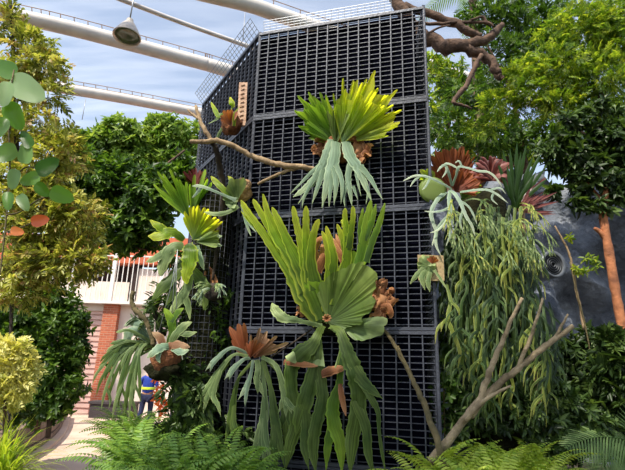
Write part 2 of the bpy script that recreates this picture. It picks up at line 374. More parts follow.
# ---------------------------------------------------------------- far building
BY = 19.0
def BX(px, py): return P(px, py, BY)
def bz(py, px=110): return BX(px, py).z
zr = bz(302); x_j0 = BX(99, 350).x; x_j1 = BX(114, 350).x
mb = MB(); mb.cbox(-16, x_j0, BY + .3, BY + .6, 0, zr); mb.cbox(x_j1, 8, BY + .1, BY + .5, 0, zr)
tag(mb.build('wall_back', M['plaster'], smooth=False), kind='structure')
mb = MB(); mb.cbox(x_j0, x_j1, BY - .15, BY + .5, 0, zr - .1)
tag(mb.build('brick_pier', M['brick'], smooth=False), 'red brick pier between the roller shutter and the cream wall', 'pier')
sh = empty('door_1', (x_j0 - 1.6, BY, 0)); sh['kind'] = 'structure'
mb = MB(); k = 0; z = .02
while z < zr - .35:
    mb.cbox(x_j0 - 3.4, x_j0 - .02, BY + .08, BY + .16, z, z + .13); mb.cbox(x_j0 - 3.4, x_j0 - .02, BY + .15, BY + .2, z + .13, z + .2); z += .2
mb.build('shutter_slats', mat_plain('shutter', (216, 180, 170), (200, 164, 152), 2, .6, .1, 0), sh, smooth=False)
mb = MB(); mb.cbox(x_j0 - 3.6, x_j0, BY + .0, BY + .3, zr - .35, zr - .1); mb.build('shutter_box', M['plaster'], sh, smooth=False)
# balcony slab, upper storey
mb = MB(); mb.cbox(-16, 8, BY - .35, BY + 1.4, zr - .1, zr); tag(mb.build('trim_1', M['white_paint'], smooth=False), kind='structure')
z1 = zr + 1.0; z2 = bz(262)
mb = MB(); mb.cbox(-16, 8, BY + 1.2, BY + 1.5, zr, z1); tag(mb.build('trim_2', M['plaster'], smooth=False), kind='structure')
mb = MB(); mb.cbox(-16, BX(118, 290).x, BY + 1.6, BY + 1.8, z1 - .2, z1 + .8); mb.cbox(BX(118, 290).x, BX(126, 290).x, BY + 1.1, BY + 1.5, zr, z2 + .4)
tag(mb.build('window_1', M['dark_void'], smooth=False), kind='structure')
mb = MB(); mb.cbox(BX(126, 290).x, 8, BY + 1.15, BY + 1.5, zr, z2); tag(mb.build('wall_upper', M['plaster'], smooth=False), kind='structure')
mb = MB(); 
for i in range(5): mb.cbox(-16, 8, BY + .9 + i*.12, BY + 1.7, z1 + .75 + i*.26, z1 + .98 + i*.26)
tag(mb.build('trim_3', M['roof_tile'], smooth=False), kind='structure')
rl = empty('balcony_railing', (x_j0, BY - .3, zr), 'white steel railing with thin bars along the upper floor edge', 'railing')
mb = MB()
x = BX(20, 290).x
while x < BX(240, 290).x: mb.cbox(x, x + .028, BY - .3, BY - .27, zr, zr + 1.75); x += .19
mb.build('bar', M['white_paint'], rl, smooth=False)['kind'] = 'stuff'
for xx in (BX(75, 290).x, BX(115, 285).x, BX(163, 290).x):
    q = MB(); q.cbox(xx - .07, xx + .07, BY - .34, BY - .22, zr - .1, zr + 1.9); q.build('post', M['white_paint'], rl, smooth=False)
mb = MB(); mb.cbox(BX(20, 290).x, BX(240, 290).x, BY - .31, BY - .26, zr + 1.75, zr + 1.8); mb.build('top_rail', M['white_paint'], rl, smooth=False)
mb = MB(); a_, b_ = BX(106, 405), BX(134, 405)
mb.cbox(a_.x, b_.x + .4, BY - 1.4, BY - .7, 0, .5); mb.cbox(a_.x - .05, b_.x + .45, BY - 1.45, BY - .65, .46, .54)
tag(mb.build('planter_box', M['planter'], smooth=False), 'long dark planter box against the foot of the cream building wall', 'planter')

# ---------------------------------------------------------------- roof
def roofz(x, y): return 11.6 - .012 * (x + 4) ** 2
rm = MB(); nx, ny = 40, 24
rm.v = [(-26 + 50*i/(nx-1), -6 + 36*j/(ny-1), roofz(-26 + 50*i/(nx-1), 0)) for j in range(ny) for i in range(nx)]
rm.f = [(j*nx+i, j*nx+i+1, (j+1)*nx+i+1, (j+1)*nx+i) for j in range(ny-1) for i in range(nx-1)]
tag(rm.build('ceiling', M['film']), kind='structure')
def RZ(px, py, dz=-.45):
    d = ray(px, py); t = .02
    for _ in range(4000):
        p = CAM + d * t
        if p.z >= roofz(p.x, 0) + dz: return p
        t += .00002 * 4
    return p
def roofbeam(pts, wpx, label, name='roof_beam', rails=True):
    q = [RZ(x, y) for x, y in pts]; r = wpx * mpp(q[len(q)//2]) / 2
    # run on along the end directions
    q = [q[0] + (q[0] - q[1]).normalized() * 5] + q + [q[-1] + (q[-1] - q[-2]).normalized() * 9]
    q = [Vector(v) for v in smoothpath([tuple(v) for v in q], 5)]
    e = empty(name, q[len(q)//2], label, 'roof beam')
    t = MB(); t.tube(q, r, 16); pipe_o = t.build('pipe', M['beam'], e)
    if rails:
        for dz, dy in ((r + .05, .03), (r + .12, -.1)):
            t = MB(); t.tube([p + Vector((0, dy, dz)) for p in q], .014, 6); t.build('rail', M['rail'], e)
        t = MB(); 
        for i in range(0, len(q)-1):
            p = q[i]; t.tube([p + Vector((0, 0, r * .8)), p + Vector((0, -.1, r + .13))], .015, 5)
        t.build('bracket', M['rail'], pipe_o)
    return e
roofbeam([(-5, 12), (60, 26), (130, 44), (205, 64), (232, 72)], 14, 'white roof pipe beam nearest the hanging lamp, crossing behind it')
roofbeam([(48, 86), (120, 98), (195, 112)], 10, 'white roof pipe beam lowest in the sky above the left trees')
roofbeam([(205, -6), (250, 5), (300, 22)], 15, 'white roof pipe beam meeting the top of the grating tower')
roofbeam([(112, -4), (180, 22), (250, 47)], 4.5, 'slim grey roof pipe between the white beams', rails=False)
for px, y0, y1 in ((244, 10, 43), (84, 97, 121)):
    p = RZ(px, (y0+y1)/2, -.6); s = mpp(p)
    t = MB(); t.tube([p + Vector((0, 0, s*(y1-y0)/2)), p - Vector((0, 0, s*(y1-y0)/2))], .012, 6)
    tag(t.build('hanger_rod', M['wire'], base=p), 'thin steel hanger rod below the ' + ('beam beside the tower top' if px == 244 else 'lowest roof beam at left'), 'rod')
# hanging lamp
lp = RZ(128, 31, -1.4); s = mpp(lp) * 1.1
lm = empty('pendant_lamp', lp, 'round metal pendant lamp with an open green tinted face hanging under the roof', 'lamp')
def lathe(prof, c, n=24, tilt=0, az=0):
    V = []; Fc = []; R = Matrix.Rotation(az, 3, 'Z') @ Matrix.Rotation(tilt, 3, 'X')
    for i, (r, z) in enumerate(prof):
        for k in range(n): V.append(Vector(c) + R @ Vector((r*math.cos(2*PI*k/n), r*math.sin(2*PI*k/n), z)))
    for i in range(len(prof)-1):
        for k in range(n): Fc.append((i*n+k, i*n+(k+1) % n, (i+1)*n+(k+1) % n, (i+1)*n+k))
    return V, Fc
t = MB(); t.add(*lathe([(0, 12.8*s), (3*s, 12.7*s), (3.5*s, 10*s), (6*s, 6.5*s), (8.5*s, 2*s), (12.5*s, -6*s), (12.3*s, -7*s), (11*s, -6*s), (8*s, 2*s), (5.5*s, 6*s)], lp, 28, -.06)); shade_o = t.build('shade', M['lamp'], lm)
t = MB(); t.add(*lathe([(0, -3.4*s), (6*s, -4*s), (11.3*s, -5.4*s), (10.4*s, -4.2*s), (0, -2.5*s)], lp, 28, -.06)); t.build('lens', M['lens'], shade_o)
t = MB(); t.tube([lp + Vector((0, 0, 12*s)), lp + Vector((0.02, 0, 45*s))], .02, 6); t.build('hanging_chain', M['wire'], lm)

# ---------------------------------------------------------------- grating tower
dF = ray(-1480, 318); dF.z = 0; dF.normalize()              # front face, running left and away
dL = ray(-6, 366); dL.z = 0; dL.normalize()                 # left face, running away
Rc = P(431, 206, 4.5); Rc.z = 0
nF = Vector((dF.y, -dF.x, 0)); nF = nF if nF.y < 0 else -nF  # toward the camera
def FP(px, py, off=0.0):
    d = ray(px, py); return CAM + d * ((Rc + nF * off - CAM).dot(nF) / d.dot(nF))
Fc_ = FP(247, 222); W_F = (Vector((Fc_.x, Fc_.y, 0)) - Rc).length
Fc_ = Rc + dF * W_F
TH = FP(424, 7).z
nL = Vector((dL.y, -dL.x, 0)); nL = nL if nL.x < 0 else -nL
def LP(px, py, off=0.0):
    d = ray(px, py); return CAM + d * ((Fc_ + nL * off - CAM).dot(nL) / d.dot(nL))
Lc = LP(196, 175); Lc.z = 0; W_L = (Lc - Fc_).length
seams = [TH, FP(425.5, 99).z, FP(431, 206.4).z, FP(437, 331).z]
seams += [seams[-1] - (seams[-2] - seams[-1]), 0.0] if seams[-1] > 1.3 else [0.0]
print('TOWER', W_F, W_L, TH, seams, 'nF', nF, 'dL', dL)
tower = empty('grating_tower', Rc.lerp(Fc_, .5), 'tall dark steel grating tower that the staghorn ferns hang on', 'tower')
ph = seams[1] - seams[2]
CW = W_F / 16.0 ; RH = ph / 21.0
print('cells', CW, RH)
def grate(A, d, W, nout, z0, z1, name='grating_panel'):
    mb = MB(); nn = max(2, round(W / CW)); cw = W / nn; up = Vector((0, 0, 1))
    top = .018
    for i in range(nn + 1):
        t_ = .018 if i in (0, nn) else .011
        mb.box(A + d * (cw * i) + up * ((z0 + z1) / 2), d * (t_/2), nout * .013, up * ((z1 - z0) / 2 - .004))
    nr = max(2, round((z1 - z0) / RH)); rh = (z1 - z0) / nr
    for j in range(1, nr):
        mb.box(A + d * (W/2) + up * (z0 + rh * j) - nout * .006, d * (W/2), nout * .006, up * .0036)
    for zz in (z0 + top, z1 - top):
        mb.box(A + d * (W/2) + up * zz, d * (W/2), nout * .020, up * (top - .003))
    return mb.build(name, M['steel'], tower, smooth=False)
back = Vector((-dF.y, dF.x, 0)); back = back if back.y > 0 else -back
B1 = Rc + back * 2.4 + dF * .42; B2 = Lc + (B1 - Rc) * .3
faces = [(Rc, Fc_), (Fc_, Lc), (Lc, B2), (B2, B1), (B1, Rc)]
cen = (Rc + Fc_ + Lc + B1 + B2) / 5
for fi, (a, b) in enumerate(faces):
    d = (b - a); W = d.length; d.normalize(); no = Vector((d.y, -d.x, 0))
    if no.dot(a - cen) < 0: no = -no
    sg = W / max(1, round(W / 1.5)) if fi else W
    for z0, z1 in zip(seams[1:], seams):
        grate(a, d, W, no, z0, z1)
# corner posts
for q in (Rc, Fc_, Lc, B1, B2):
    t = MB(); t.beam(q, q + Vector((0, 0, TH + .02)), .022, .03); t.build('corner_post', M['steel'], tower, smooth=False)
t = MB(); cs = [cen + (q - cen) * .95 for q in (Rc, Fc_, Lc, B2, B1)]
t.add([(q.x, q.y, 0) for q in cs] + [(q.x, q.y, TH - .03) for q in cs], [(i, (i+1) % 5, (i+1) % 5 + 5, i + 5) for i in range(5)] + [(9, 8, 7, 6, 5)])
t.build('void_backing', M['backing'], tower, smooth=False)  # box added inside the grating; the interior shade is its near-black colour
# wire mesh guards leaning outward from the top edges
def guard(a, b, no, h, lean):
    d = (b - a); W = d.length; d.normalize(); mb = MB(); ux = Vector((0, 0, 1)) * math.cos(lean) + no * math.sin(lean)
    o = a + Vector((0, 0, TH)); nn = int(W / .075)
    for i in range(nn + 1): p = o + d * (W * i / nn); mb.beam(p, p + ux * h, .005)
    for j in range(5): p = o + ux * (h * (j+.5) / 4.5); mb.beam(p, p + d * W, .005)
    mb.build('wire_guard', M['wire'], tower, smooth=False)
guard(Rc + dF * .35, Fc_ - dF*.05, nF, .15, .2)
guard(Fc_, Lc, nL, .21, .75)

# ---------------------------------------------------------------- frond builders
TOCAM = Vector((0, -1, .25)).normalized()
def lump(mb, c, rx, ry, rz, seed=0, n=14, amp=.18):
    rg = random.Random(seed); V = []; Fc = []; ph = [rg.uniform(0, 6) for _ in range(6)]
    for i in range(n + 1):
        th = PI * i / n
        for k in range(2 * n):
            a = 2 * PI * k / (2 * n); r = 1 + amp * (math.sin(3*a + ph[0] + 2*th) * math.sin(th*3 + ph[1]) + .6 * math.sin(7*a + ph[2]) * math.sin(5*th + ph[3])) * math.sin(th)
            V.append((c[0] + rx*r*math.sin(th)*math.cos(a), c[1] + ry*r*math.sin(th)*math.sin(a), c[2] + rz*r*math.cos(th)))
    for i in range(n):
        for k in range(2*n): Fc.append((i*2*n+k, i*2*n+(k+1) % (2*n), (i+1)*2*n+(k+1) % (2*n), (i+1)*2*n+k))
    mb.add(V, Fc)
class Sheet:
    """maps pixel+offset to a surface in front of a face or at a depth"""
    def __init__(s, fn): s.fn = fn
SF = lambda x, y, o: FP(x, y, o)
SL = lambda x, y, o: LP(x, y, o)
def SY(Y): return lambda x, y, o: P(x, y, Y - o)
def strap(mb, S, pts, fold=.2, nrm=None, n=6, twist=0, wav=.12, rg=rnd, k=1.0, tip=(.25, .66, .86, .96)):
    """pts: (px, py, width px, offset m)"""
    if k != 1.0: pts = [(a, b, w_ * k, o) for a, b, w_, o in pts]
    q = smoothpath(pts, n); P3 = [Vector(S(a, b, o)) for a, b, w_, o in q]
    ws = [max(.3, w_) * mpp(p) for (a, b, w_, o), p in zip(q, P3)]
    L = len(ws); 
    if L > 8:
        ph_ = rg.uniform(0, 6)
        for i_ in range(L): ws[i_] *= 1 + .08 * math.sin(ph_ + i_ * 1.9) + .06 * math.sin(i_ * 3.1 + ph_)
    for i_ in range(min(len(tip), L)):
        ws[L-1-i_] *= tip[i_]
    mb.ribbon(P3, ws, nrm or TOCAM, fold, twist, wav, rg=rg)
def fan(mb, S, bx, by, ctrl, nf, cut, o0, lean, rip=.02, seed=1, p=1.4, ns=8, nr=14, r0=.0, jit=.12, sharp=1.0):
    """lobed shield frond; ctrl (angle deg, radius px) ordered; angles measured anticlockwise from image right"""
    rg = random.Random(seed); A = [c[0] for c in ctrl]; Rr = [c[1] for c in ctrl]; na = nf * ns
    inc = A[-1] > A[0]
    jl = [1 + rg.uniform(-jit, jit*.4) for _ in range(nf)]; V = []; UVs = []; Rm = max(Rr)
    jc = [cut * rg.uniform(.7, 1.3) for _ in range(nf + 1)]
    for i in range(na + 1):
        u = i / na; a = A[0] + (A[-1] - A[0]) * u
        R = float(np.interp(a, A if inc else A[::-1], Rr if inc else Rr[::-1]))
        fi = min(nf - 1, i // ns); x = (i - fi * ns) / ns
        g = abs(2 * x - 1) ** (3.0 * sharp)
        c = jc[fi] if x < .5 else jc[fi+1]
        Ri = R * (jl[fi] * (1 - g) + g * (1 - c))
        bend = math.radians(a + 4 * math.sin(fi * 2.1))
        for j in range(nr + 1):
            v = (r0 + (1 - r0) * j / nr); r = Ri * v
            aa = math.radians(a) * (1 - v*.5) + bend * v*.5
            o = o0 + lean * (r / Rm) ** p + rip * .35 * math.sin(i / ns * PI * 2 + 1) * v * v * v + rip * .5 * math.sin(i / ns * 2.3) * v * v + rip * 1.5 * math.sin(u * 9 + seed) * v
            V.append(S(bx + r * math.cos(aa), by - r * math.sin(aa), o)); UVs.append((u, r / Rm))
    k = nr + 1
    mb.add(V, [(i*k+j, (i+1)*k+j, (i+1)*k+j+1, i*k+j+1) for i in range(na) for j in range(nr)], UVs)
def antler(mb, p, d, L, wd, lev, rg, spread=.5, grav=.5, nrm=None, v0=0, shrink=.78):
    """forked strap frond grown in 3D"""
    nrm = nrm or TOCAM; pts = [p]; ws = [wd]; steps = 6; d = d.normalized()
    for i in range(steps):
        d = (d + Vector((0, 0, -grav / steps)) + Vector((rg.uniform(-1, 1), rg.uniform(-1, 1), rg.uniform(-1, 1))) * .06).normalized()
        pts.append(pts[-1] + d * (L / steps)); ws.append(wd * (1 + (.35 * (i+1) / steps if lev else -.75 * ((i+1) / steps) ** 2)))
    if not lev: ws[-1] = wd * .12
    mb.ribbon([Vector(q) for q in pts], ws, nrm, .2, 0, .1, rg=rg)
    if lev:
        side = d.cross(nrm).normalized()
        for sgn in (-1, 1):
            a = spread * rg.uniform(.6, 1.2) * sgn
            nd = (d * math.cos(a) + side * math.sin(a) + nrm * rg.uniform(-.1, .25)).normalized()
            antler(mb, pts[-1] - d * wd * .3, nd, L * rg.uniform(.55, .85), wd * shrink, lev - 1, rg, spread, grav, nrm)
def branch(name, S, pts, mat, label, cat='branch', rough=.12, subs=(), n=8, group=None):
    """pts (px,py,diam px,off); a branch with side limbs as parts"""
    q = smoothpath(pts, 5); P3 = [Vector(S(a, b, o)) for a, b, w_, o in q]
    e_loc = P3[-1]
    def tb(mb, pt):
        q = smoothpath(pt, 5); P3 = [Vector(S(a, b, o)) for a, b, w_, o in q]
        rg = random.Random(int(pt[0][0] * 7))
        P3 = [p_ + Vector((rg.uniform(-1, 1), rg.uniform(-1, 1), rg.uniform(-1, 1))) * (.12 * w_[2] * mpp(p_)) for p_, w_ in zip(P3, q)]
        mb.tube(P3, [w_ * mpp(p) / 2 for (a, b, w_, o), p in zip(q, P3)], n, rough=rough, rg=rg)
    if not subs:
        mb = MB(); tb(mb, pts); return tag(mb.build(name, mat, base=P3[0]), label, cat, group)
    e = empty(name, P3[0], label, cat, group)
    mb = MB(); tb(mb, pts); mb.build('main_stem', mat, e)
    for sp in subs:
        mb = MB(); tb(mb, sp); mb.build('side_limb', mat, e)
    return e

# ---------------------------------------------------------------- staghorn ferns
FT = 0
def fern(loc, label, group=None):
    return empty('staghorn_fern', loc, label, 'fern', group)

# -- upper fern: yellow green crown, pale hanging fronds
f = fern(FP(340, 142, .0), 'staghorn fern high on the tower with yellow-green crown and pale blue-green hanging fronds')
t = MB(); t.add(*lathe([(0, .03), (.16, .02), (.17, -.02), (.1, -.05), (0, -.05)], FP(340, 148, .1), 18, PI/2)); t.build('mount_board', M['peat'], f)
t = MB(); fan(t, SF, 338, 145, [(172, 16), (164, 34), (152, 46), (140, 54), (127, 60), (113, 58), (100, 52)], 17, .17, .08, .22, .02, 3, jit=.18)
fan(t, SF, 338, 145, [(160, 26), (150, 40), (138, 48), (124, 52), (108, 50)], 11, .2, .12, .22, .02, 6, jit=.2); t.build('shield_frond', M['fr_green'], f, FT)
t = MB(); fan(t, SF, 342, 145, [(112, 42), (98, 54), (84, 66), (70, 77), (60, 80), (48, 76), (38, 72)], 21, .2, .12, .26, .02, 8, jit=.22)
fan(t, SF, 342, 145, [(104, 40), (84, 56), (66, 66), (50, 64), (40, 56)], 13, .22, .16, .26, .02, 9, jit=.2); t.build('shield_frond', M['fr_yellow'], f, FT)
t = MB(); fan(t, SF, 344, 143, [(44, 50), (34, 60), (24, 70), (16, 66), (8, 34)], 9, .2, .1, .2, .02, 13, jit=.2); t.build('shield_frond', M['fr_yellow'], f, FT)
t = MB(); fan(t, SF, 336, 146, [(112, 38), (90, 34), (66, 40)], 7, .16, .15, .12, .02, 5); t.build('shield_frond', M['fr_shield'], f, FT)
hang = [
 [ [(332,140,12,.14),(328,152,14,.22),(322,168,14,.24),(314,180,12,.24),(303,190,9,.22),(293,197,4,.2)],
   [(322,166,10,.24),(312,182,6,.26),(304,198,3,.25),(302,208,1.5,.25)], [(324,170,9,.25),(318,186,6,.26),(312,204,3,.26)],
   [(326,160,8,.24),(312,172,6,.24),(298,186,3,.22),(290,194,1.5,.2)], [(318,176,6,.25),(308,190,4,.25),(298,204,2,.25)] ],
 [ [(336,142,12,.16),(334,158,16,.24),(330,172,14,.28),(326,188,9,.3),(322,208,3,.3)],
   [(334,168,9,.28),(336,184,7,.3),(334,205,2.5,.3)], [(332,174,8,.28),(330,192,5,.3),(329,207,2,.3)], [(336,165,8,.27),(342,182,6,.3),(341,204,2,.3)] ],
 [ [(346,142,13,.16),(350,156,16,.22),(358,168,14,.24),(364,182,9,.25),(372,202,3,.25)],
   [(352,160,10,.23),(348,176,8,.26),(350,192,6,.27),(352,206,2.5,.27)], [(356,164,8,.24),(357,178,4,.26),(361,196,2,.26)],
   [(360,166,10,.24),(370,178,7,.24),(377,190,4,.24),(383,200,1.8,.24)], [(350,178,7,.26),(344,194,4,.28),(345,207,2,.28)], [(362,176,6,.24),(368,190,4,.25),(366,204,2,.25)],
   [(353,186,5,.27),(358,200,2,.27)] ] ]
for hg in hang:
    t = MB()
    for r in hg: strap(t, SF, r, .2, k=.74, tip=(.2, .5, .75, .9))
    t.build('hanging_frond', M['fr_pale'], f, FT)
DRYUP = (f, FP(323, 150, .06), FP(358, 150, .06))
# -- great central fern
f = fern(FP(326, 325, 0), 'largest staghorn fern at the tower centre with tall lime antlers and broad ribbed shield')
t = MB(); t.add(*lathe([(0, .05), (.2, .03), (.22, -.04), (.1, -.08), (0, -.08)], FP(330, 312, .1), 18, PI/2)); t.build('mount_board', M['moss'], f)
def o1(y): return .18 + (322 - y) * .0022
def up(lst): return [(x, y, w_ * (.74 if y < 275 else .95), o1(y)) for x, y, w_ in lst]
A1 = [up(l) for l in (
 [(322,322,20),(306,296,26),(290,270,20),(275,250,14),(258,226,10),(247,211,9),(241,200,6)],
 [(310,298,22),(294,266,18),(279,244,12),(266,222,9),(258,208,8),(253,199,6)],
 [(308,290,22),(292,258,20),(277,236,16),(268,214,9),(263,194,6)],
 [(311,288,20),(298,262,20),(287,240,13),(279,222,10),(272,207,7)],
 [(262,232,6),(250,222,4),(241,211,2.5)])]
A2 = [up(l) for l in (
 [(324,318,18),(314,292,22),(306,264,18),(302,244,13),(297,226,9),(293,206,9)],
 [(314,290,18),(308,262,15),(306,240,11),(306,222,9),(306,206,9)],
 [(316,290,16),(311,262,14),(312,242,11),(315,229,9),(319,219,8)])]
A3 = [up(l) for l in (
 [(328,312,14),(330,288,14),(330,262,13),(327,244,9),(322,231,6)],
 [(331,280,12),(334,260,11),(331,244,9),(326,226,7)])]
A4 = [up(l) for l in (
 [(336,306,14),(342,282,16),(347,258,13),(347,236,11),(344,222,8),(341,223,5)],
 [(347,260,10),(343,240,9),(337,224,6)],
 [(348,250,10),(347,232,8),(345,218,7),(345,208,7)],
 [(349,248,10),(351,230,8),(353,218,7),(353,206,7)])]
A5 = [up(l) for l in (
 [(342,306,12),(352,282,15),(359,260,13),(364,240,13),(367,222,12),(371,200,7)],
 [(364,240,10),(371,224,8),(376,204,6)],
 [(366,262,9),(372,242,9),(379,224,8),(385,203,5)],
 [(362,246,8),(360,228,6),(363,208,5)])]
t = MB(); fan(t, SF, 324, 323, [(131, 44), (127, 80), (121, 84), (114, 78), (107, 70), (101, 50)], 5, .1, .16, .14, .012, 28); t.build('antler_frond', M['fr_lime'], f, FT)
t = MB(); fan(t, SF, 338, 316, [(84, 50), (78, 70), (70, 74), (62, 66)], 4, .1, .15, .14, .012, 29); t.build('antler_frond', M['fr_green'], f, FT)
for L_, mt in ((A1, 'fr_lime'), (A2, 'fr_lime'), (A3, 'fr_lime'), (A4, 'fr_lime'), (A5, 'fr_green')):
    t = MB()
    for r in L_: strap(t, SF, r, .16, wav=.08)
    t.build('antler_frond', M[mt], f, FT)
t = MB(); fan(t, SF, 328, 322, [(112, 32), (100, 40), (84, 52), (70, 62), (58, 70), (48, 72), (38, 66), (24, 54), (8, 40), (-20, 20), (-60, 8)], 22, .05, .2, .22, .012, 21, nr=16)
t.build('shield_frond', M['fr_shield'], f, FT)
t = MB(); fan(t, SF, 327, 324, [(150, 12), (128, 34), (112, 52), (100, 46), (84, 40)], 8, .1, .17, .14, .01, 22); t.build('shield_frond', M['fr_green'], f, FT)
t = MB()
for r in ([(336,262,7,.1),(333,244,6,.16),(322,238,6,.2),(315,248,7,.16),(316,268,8,.1)], [(346,275,7,.16),(342,258,7,.2),(334,244,6,.2),(330,236,4,.18)], [(318,272,8,.1),(324,256,10,.12),(322,244,6,.12)], [(344,262,5,.14),(340,246,5,.16),(336,234,4,.14)]): strap(t, SF, r, .4, wav=.35)
t.build('dry_frond', M['dry_brown'], f, FT)
def crumple(c, rx, ry, rz, seed, parent, mat='dry_brown'):
    rg_ = random.Random(seed); mb = MB()
    for k in range(16):
        a_ = rg_.uniform(0, 2*PI); p0 = Vector(c) + Vector((rx*math.cos(a_)*.5, -ry*rg_.uniform(-.3, .8), rz*math.sin(a_)*.5)); d_ = Vector((math.cos(a_)*rx, -ry*rg_.uniform(-.2, 1), math.sin(a_)*rz)) * rg_.uniform(.6, 1.1)
        q = [p0 + d_*t_*.5 + Vector((rg_.uniform(-1, 1)*rx, rg_.uniform(-1, 1)*ry, rg_.uniform(-1, 1)*rz))*.25 for t_ in (0, .35, .7, 1, 1.2)]
        q = [Vector(v) for v in smoothpath([tuple(v) for v in q], 3)]
        mb.ribbon(q, [rx*.55*(1-.6*abs(i/len(q)-.4)) for i in range(len(q))], TOCAM, .8, rg_.uniform(-2, 2), .5, rg=rg_)
    lump(mb, c, rx*.6, ry*.6, rz*.7, seed, amp=.35); return mb.build('dry_frond', M[mat], parent)
s_ = mpp(FP(380, 300, .1)); crumple(FP(380, 299, .1), 13*s_, .08, 18*s_, 3, f); crumple(FP(305, 308, .08), 8*s_, .06, 10*s_, 5, f)
t = MB(); strap(t, SF, [(322,326,5,.2),(309,323,4.5,.28),(296,320,6,.32),(284,318,10,.34),(276,311,10,.33),(272,303,4,.32)], .35, wav=.25); t.build('side_frond', M['fr_grey'], f, FT)
t = MB(); fan(t, SF, 342, 325, [(16, 26), (13, 42), (8, 49), (2, 48), (-6, 42), (-16, 40), (-28, 28), (-50, 22), (-60, 8)], 4, .05, .2, .14, .015, 25, nr=12); t.build('side_frond', M['fr_grey'], f, FT)
PT = (.12, .35, .6, .8, .95)
low = [
 ('fr_dark', [ [(322,326,9,.2),(318,334,10,.3),(312,345,16,.36),(302,354,24,.36),(292,366,18,.33),(291,385,15,.3),(294,405,16,.28),(296,425,16,.27),(290,445,14,.26),(286,468,9,.26)],
   [(318,340,10,.3),(317,356,12,.33),(312,376,16,.33),(306,398,20,.32),(300,418,18,.31),(296,436,8,.3)], [(317,356,10,.33),(321,380,13,.31),(322,402,15,.3),(316,425,15,.29),(313,448,13,.28),(316,475,6,.28)],
   [(304,404,13,.32),(306,425,12,.3),(304,445,10,.3),(309,470,6,.3)]]),
 ('fr_dark', [ [(331,326,9,.2),(340,332,11,.3),(345,345,15,.36),(350,360,20,.38),(356,376,22,.37),(359,396,20,.34),(356,418,18,.32),(352,440,17,.3),(350,475,10,.3)],
   [(350,360,12,.38),(362,380,15,.37),(373,391,10,.36),(383,399,2,.36)], [(362,382,9,.37),(371,398,9,.36),(378,412,6,.34),(379,430,4,.33),(382,452,4,.33),(386,474,2,.33)],
   [(356,400,15,.34),(366,428,12,.32),(368,452,10,.31),(374,476,5,.31)]]),
 ('fr_green', [ [(345,350,12,.33),(341,368,8,.34),(339,385,9,.31),(333,404,15,.3),(334,424,17,.29),(340,444,14,.28),(342,474,8,.28)], [(334,420,12,.29),(328,444,10,.28),(326,472,5,.28)]]),
]
for mt, L_ in low:
    t = MB()
    for r in L_: strap(t, SF, r, .22, wav=.16, k=.82, tip=PT)
    t.build('hanging_frond', M[mt], f, FT)
t = MB(); fan(t, SF, 320, 333, [(214, 44), (228, 40), (244, 36), (262, 36), (280, 36)], 3, .04, .26, .12, .02, 26, nr=10); t.build('wing_frond', M['fr_grey'], f, FT)
t = MB(); fan(t, SF, 344, 334, [(254, 36), (268, 34), (282, 40), (290, 50)], 3, .04, .28, .12, .02, 27, nr=10); t.build('wing_frond', M['fr_grey'], f, FT)
t = MB(); strap(t, SF, [(340,384,4,.34),(342,398,6,.35),(346,416,3,.34)], .5); strap(t, SF, [(284,362,5,.33),(300,364,6,.36),(318,366,4,.36)], .5); strap(t, SF, [(322,374,8,.35),(334,370,9,.37),(345,368,5,.36)], .5, wav=.4)
t.build('withered_tip', M['dry_brown'], f, FT)['label'] = 'curled dry brown frond tips'
t = MB()
for k in range(9):
    a = k * .7; strap(t, SF, [(327, 318, 2.5, .3), (327 + 3*math.cos(a), 318 + 3*math.sin(a), 2, .38), (327 + 5*math.cos(a), 318 + 4*math.sin(a), 1, .36)], .3)
t.build('bud', M['dry_brown'], f, FT)

s_ = mpp(FP(340, 148, .1)); crumple(DRYUP[1], 11*s_, .05, 10*s_, 8, DRYUP[0]); crumple(DRYUP[2], 12*s_, .06, 14*s_, 9, DRYUP[0])
# -- lower left fern with rust shields
f = fern(FP(256, 357, 0), 'staghorn fern low on the tower with rust orange shield fronds and drooping grey-green straps')
t = MB(); fan(t, SF, 246, 360, [(136, 18), (124, 30), (112, 42), (103, 41), (94, 39), (84, 26)], 4, .22, .1, .12, .02, 51, sharp=.7); t.build('shield_frond', M['fr_orange'], f, FT)
t = MB(); fan(t, SF, 254, 358, [(104, 18), (90, 26), (80, 31), (66, 27), (50, 28), (36, 31), (25, 34), (12, 24)], 10, .22, .14, .12, .02, 52, jit=.3); t.build('shield_frond', M['fr_tan'], f, FT)
t = MB(); fan(t, SF, 250, 358, [(120, 12), (90, 18), (40, 20)], 7, .25, .2, .08, .02, 53); t.build('shield_frond', M['fr_orange'], f, FT)
PT = (.12, .35, .6, .8, .95)
def frk(x0, y0, x1, y1, w0, w1, o0, o1_, tips, bow=0, sag=0):
    """slender neck that broadens and splits into pointed fingers"""
    mx_, my_ = (x0 + x1) / 2 + bow, (y0 + y1) / 2 - sag
    out = [[(x0, y0, w0, o0), (mx_, my_, w0 * 1.15, (o0 + o1_) / 2 + .03), (x1, y1, w1, o1_), ((x1 * 2 + tips[0][0]) / 3, (y1 * 2 + tips[0][1]) / 3, w1 * .8, o1_), (tips[0][0], tips[0][1], 1, o1_)]]
    for tx, ty in tips[1:]:
        out.append([((mx_ + x1) / 2, (my_ + y1) / 2, w0, o1_), (x1 + (tx - x1) * .25, y1 + (ty - y1) * .3, w1 * .62, o1_ + .01), (x1 + (tx - x1) * .7, y1 + (ty - y1) * .65, w1 * .5, o1_ + .01), (tx, ty, 1, o1_)])
    return out
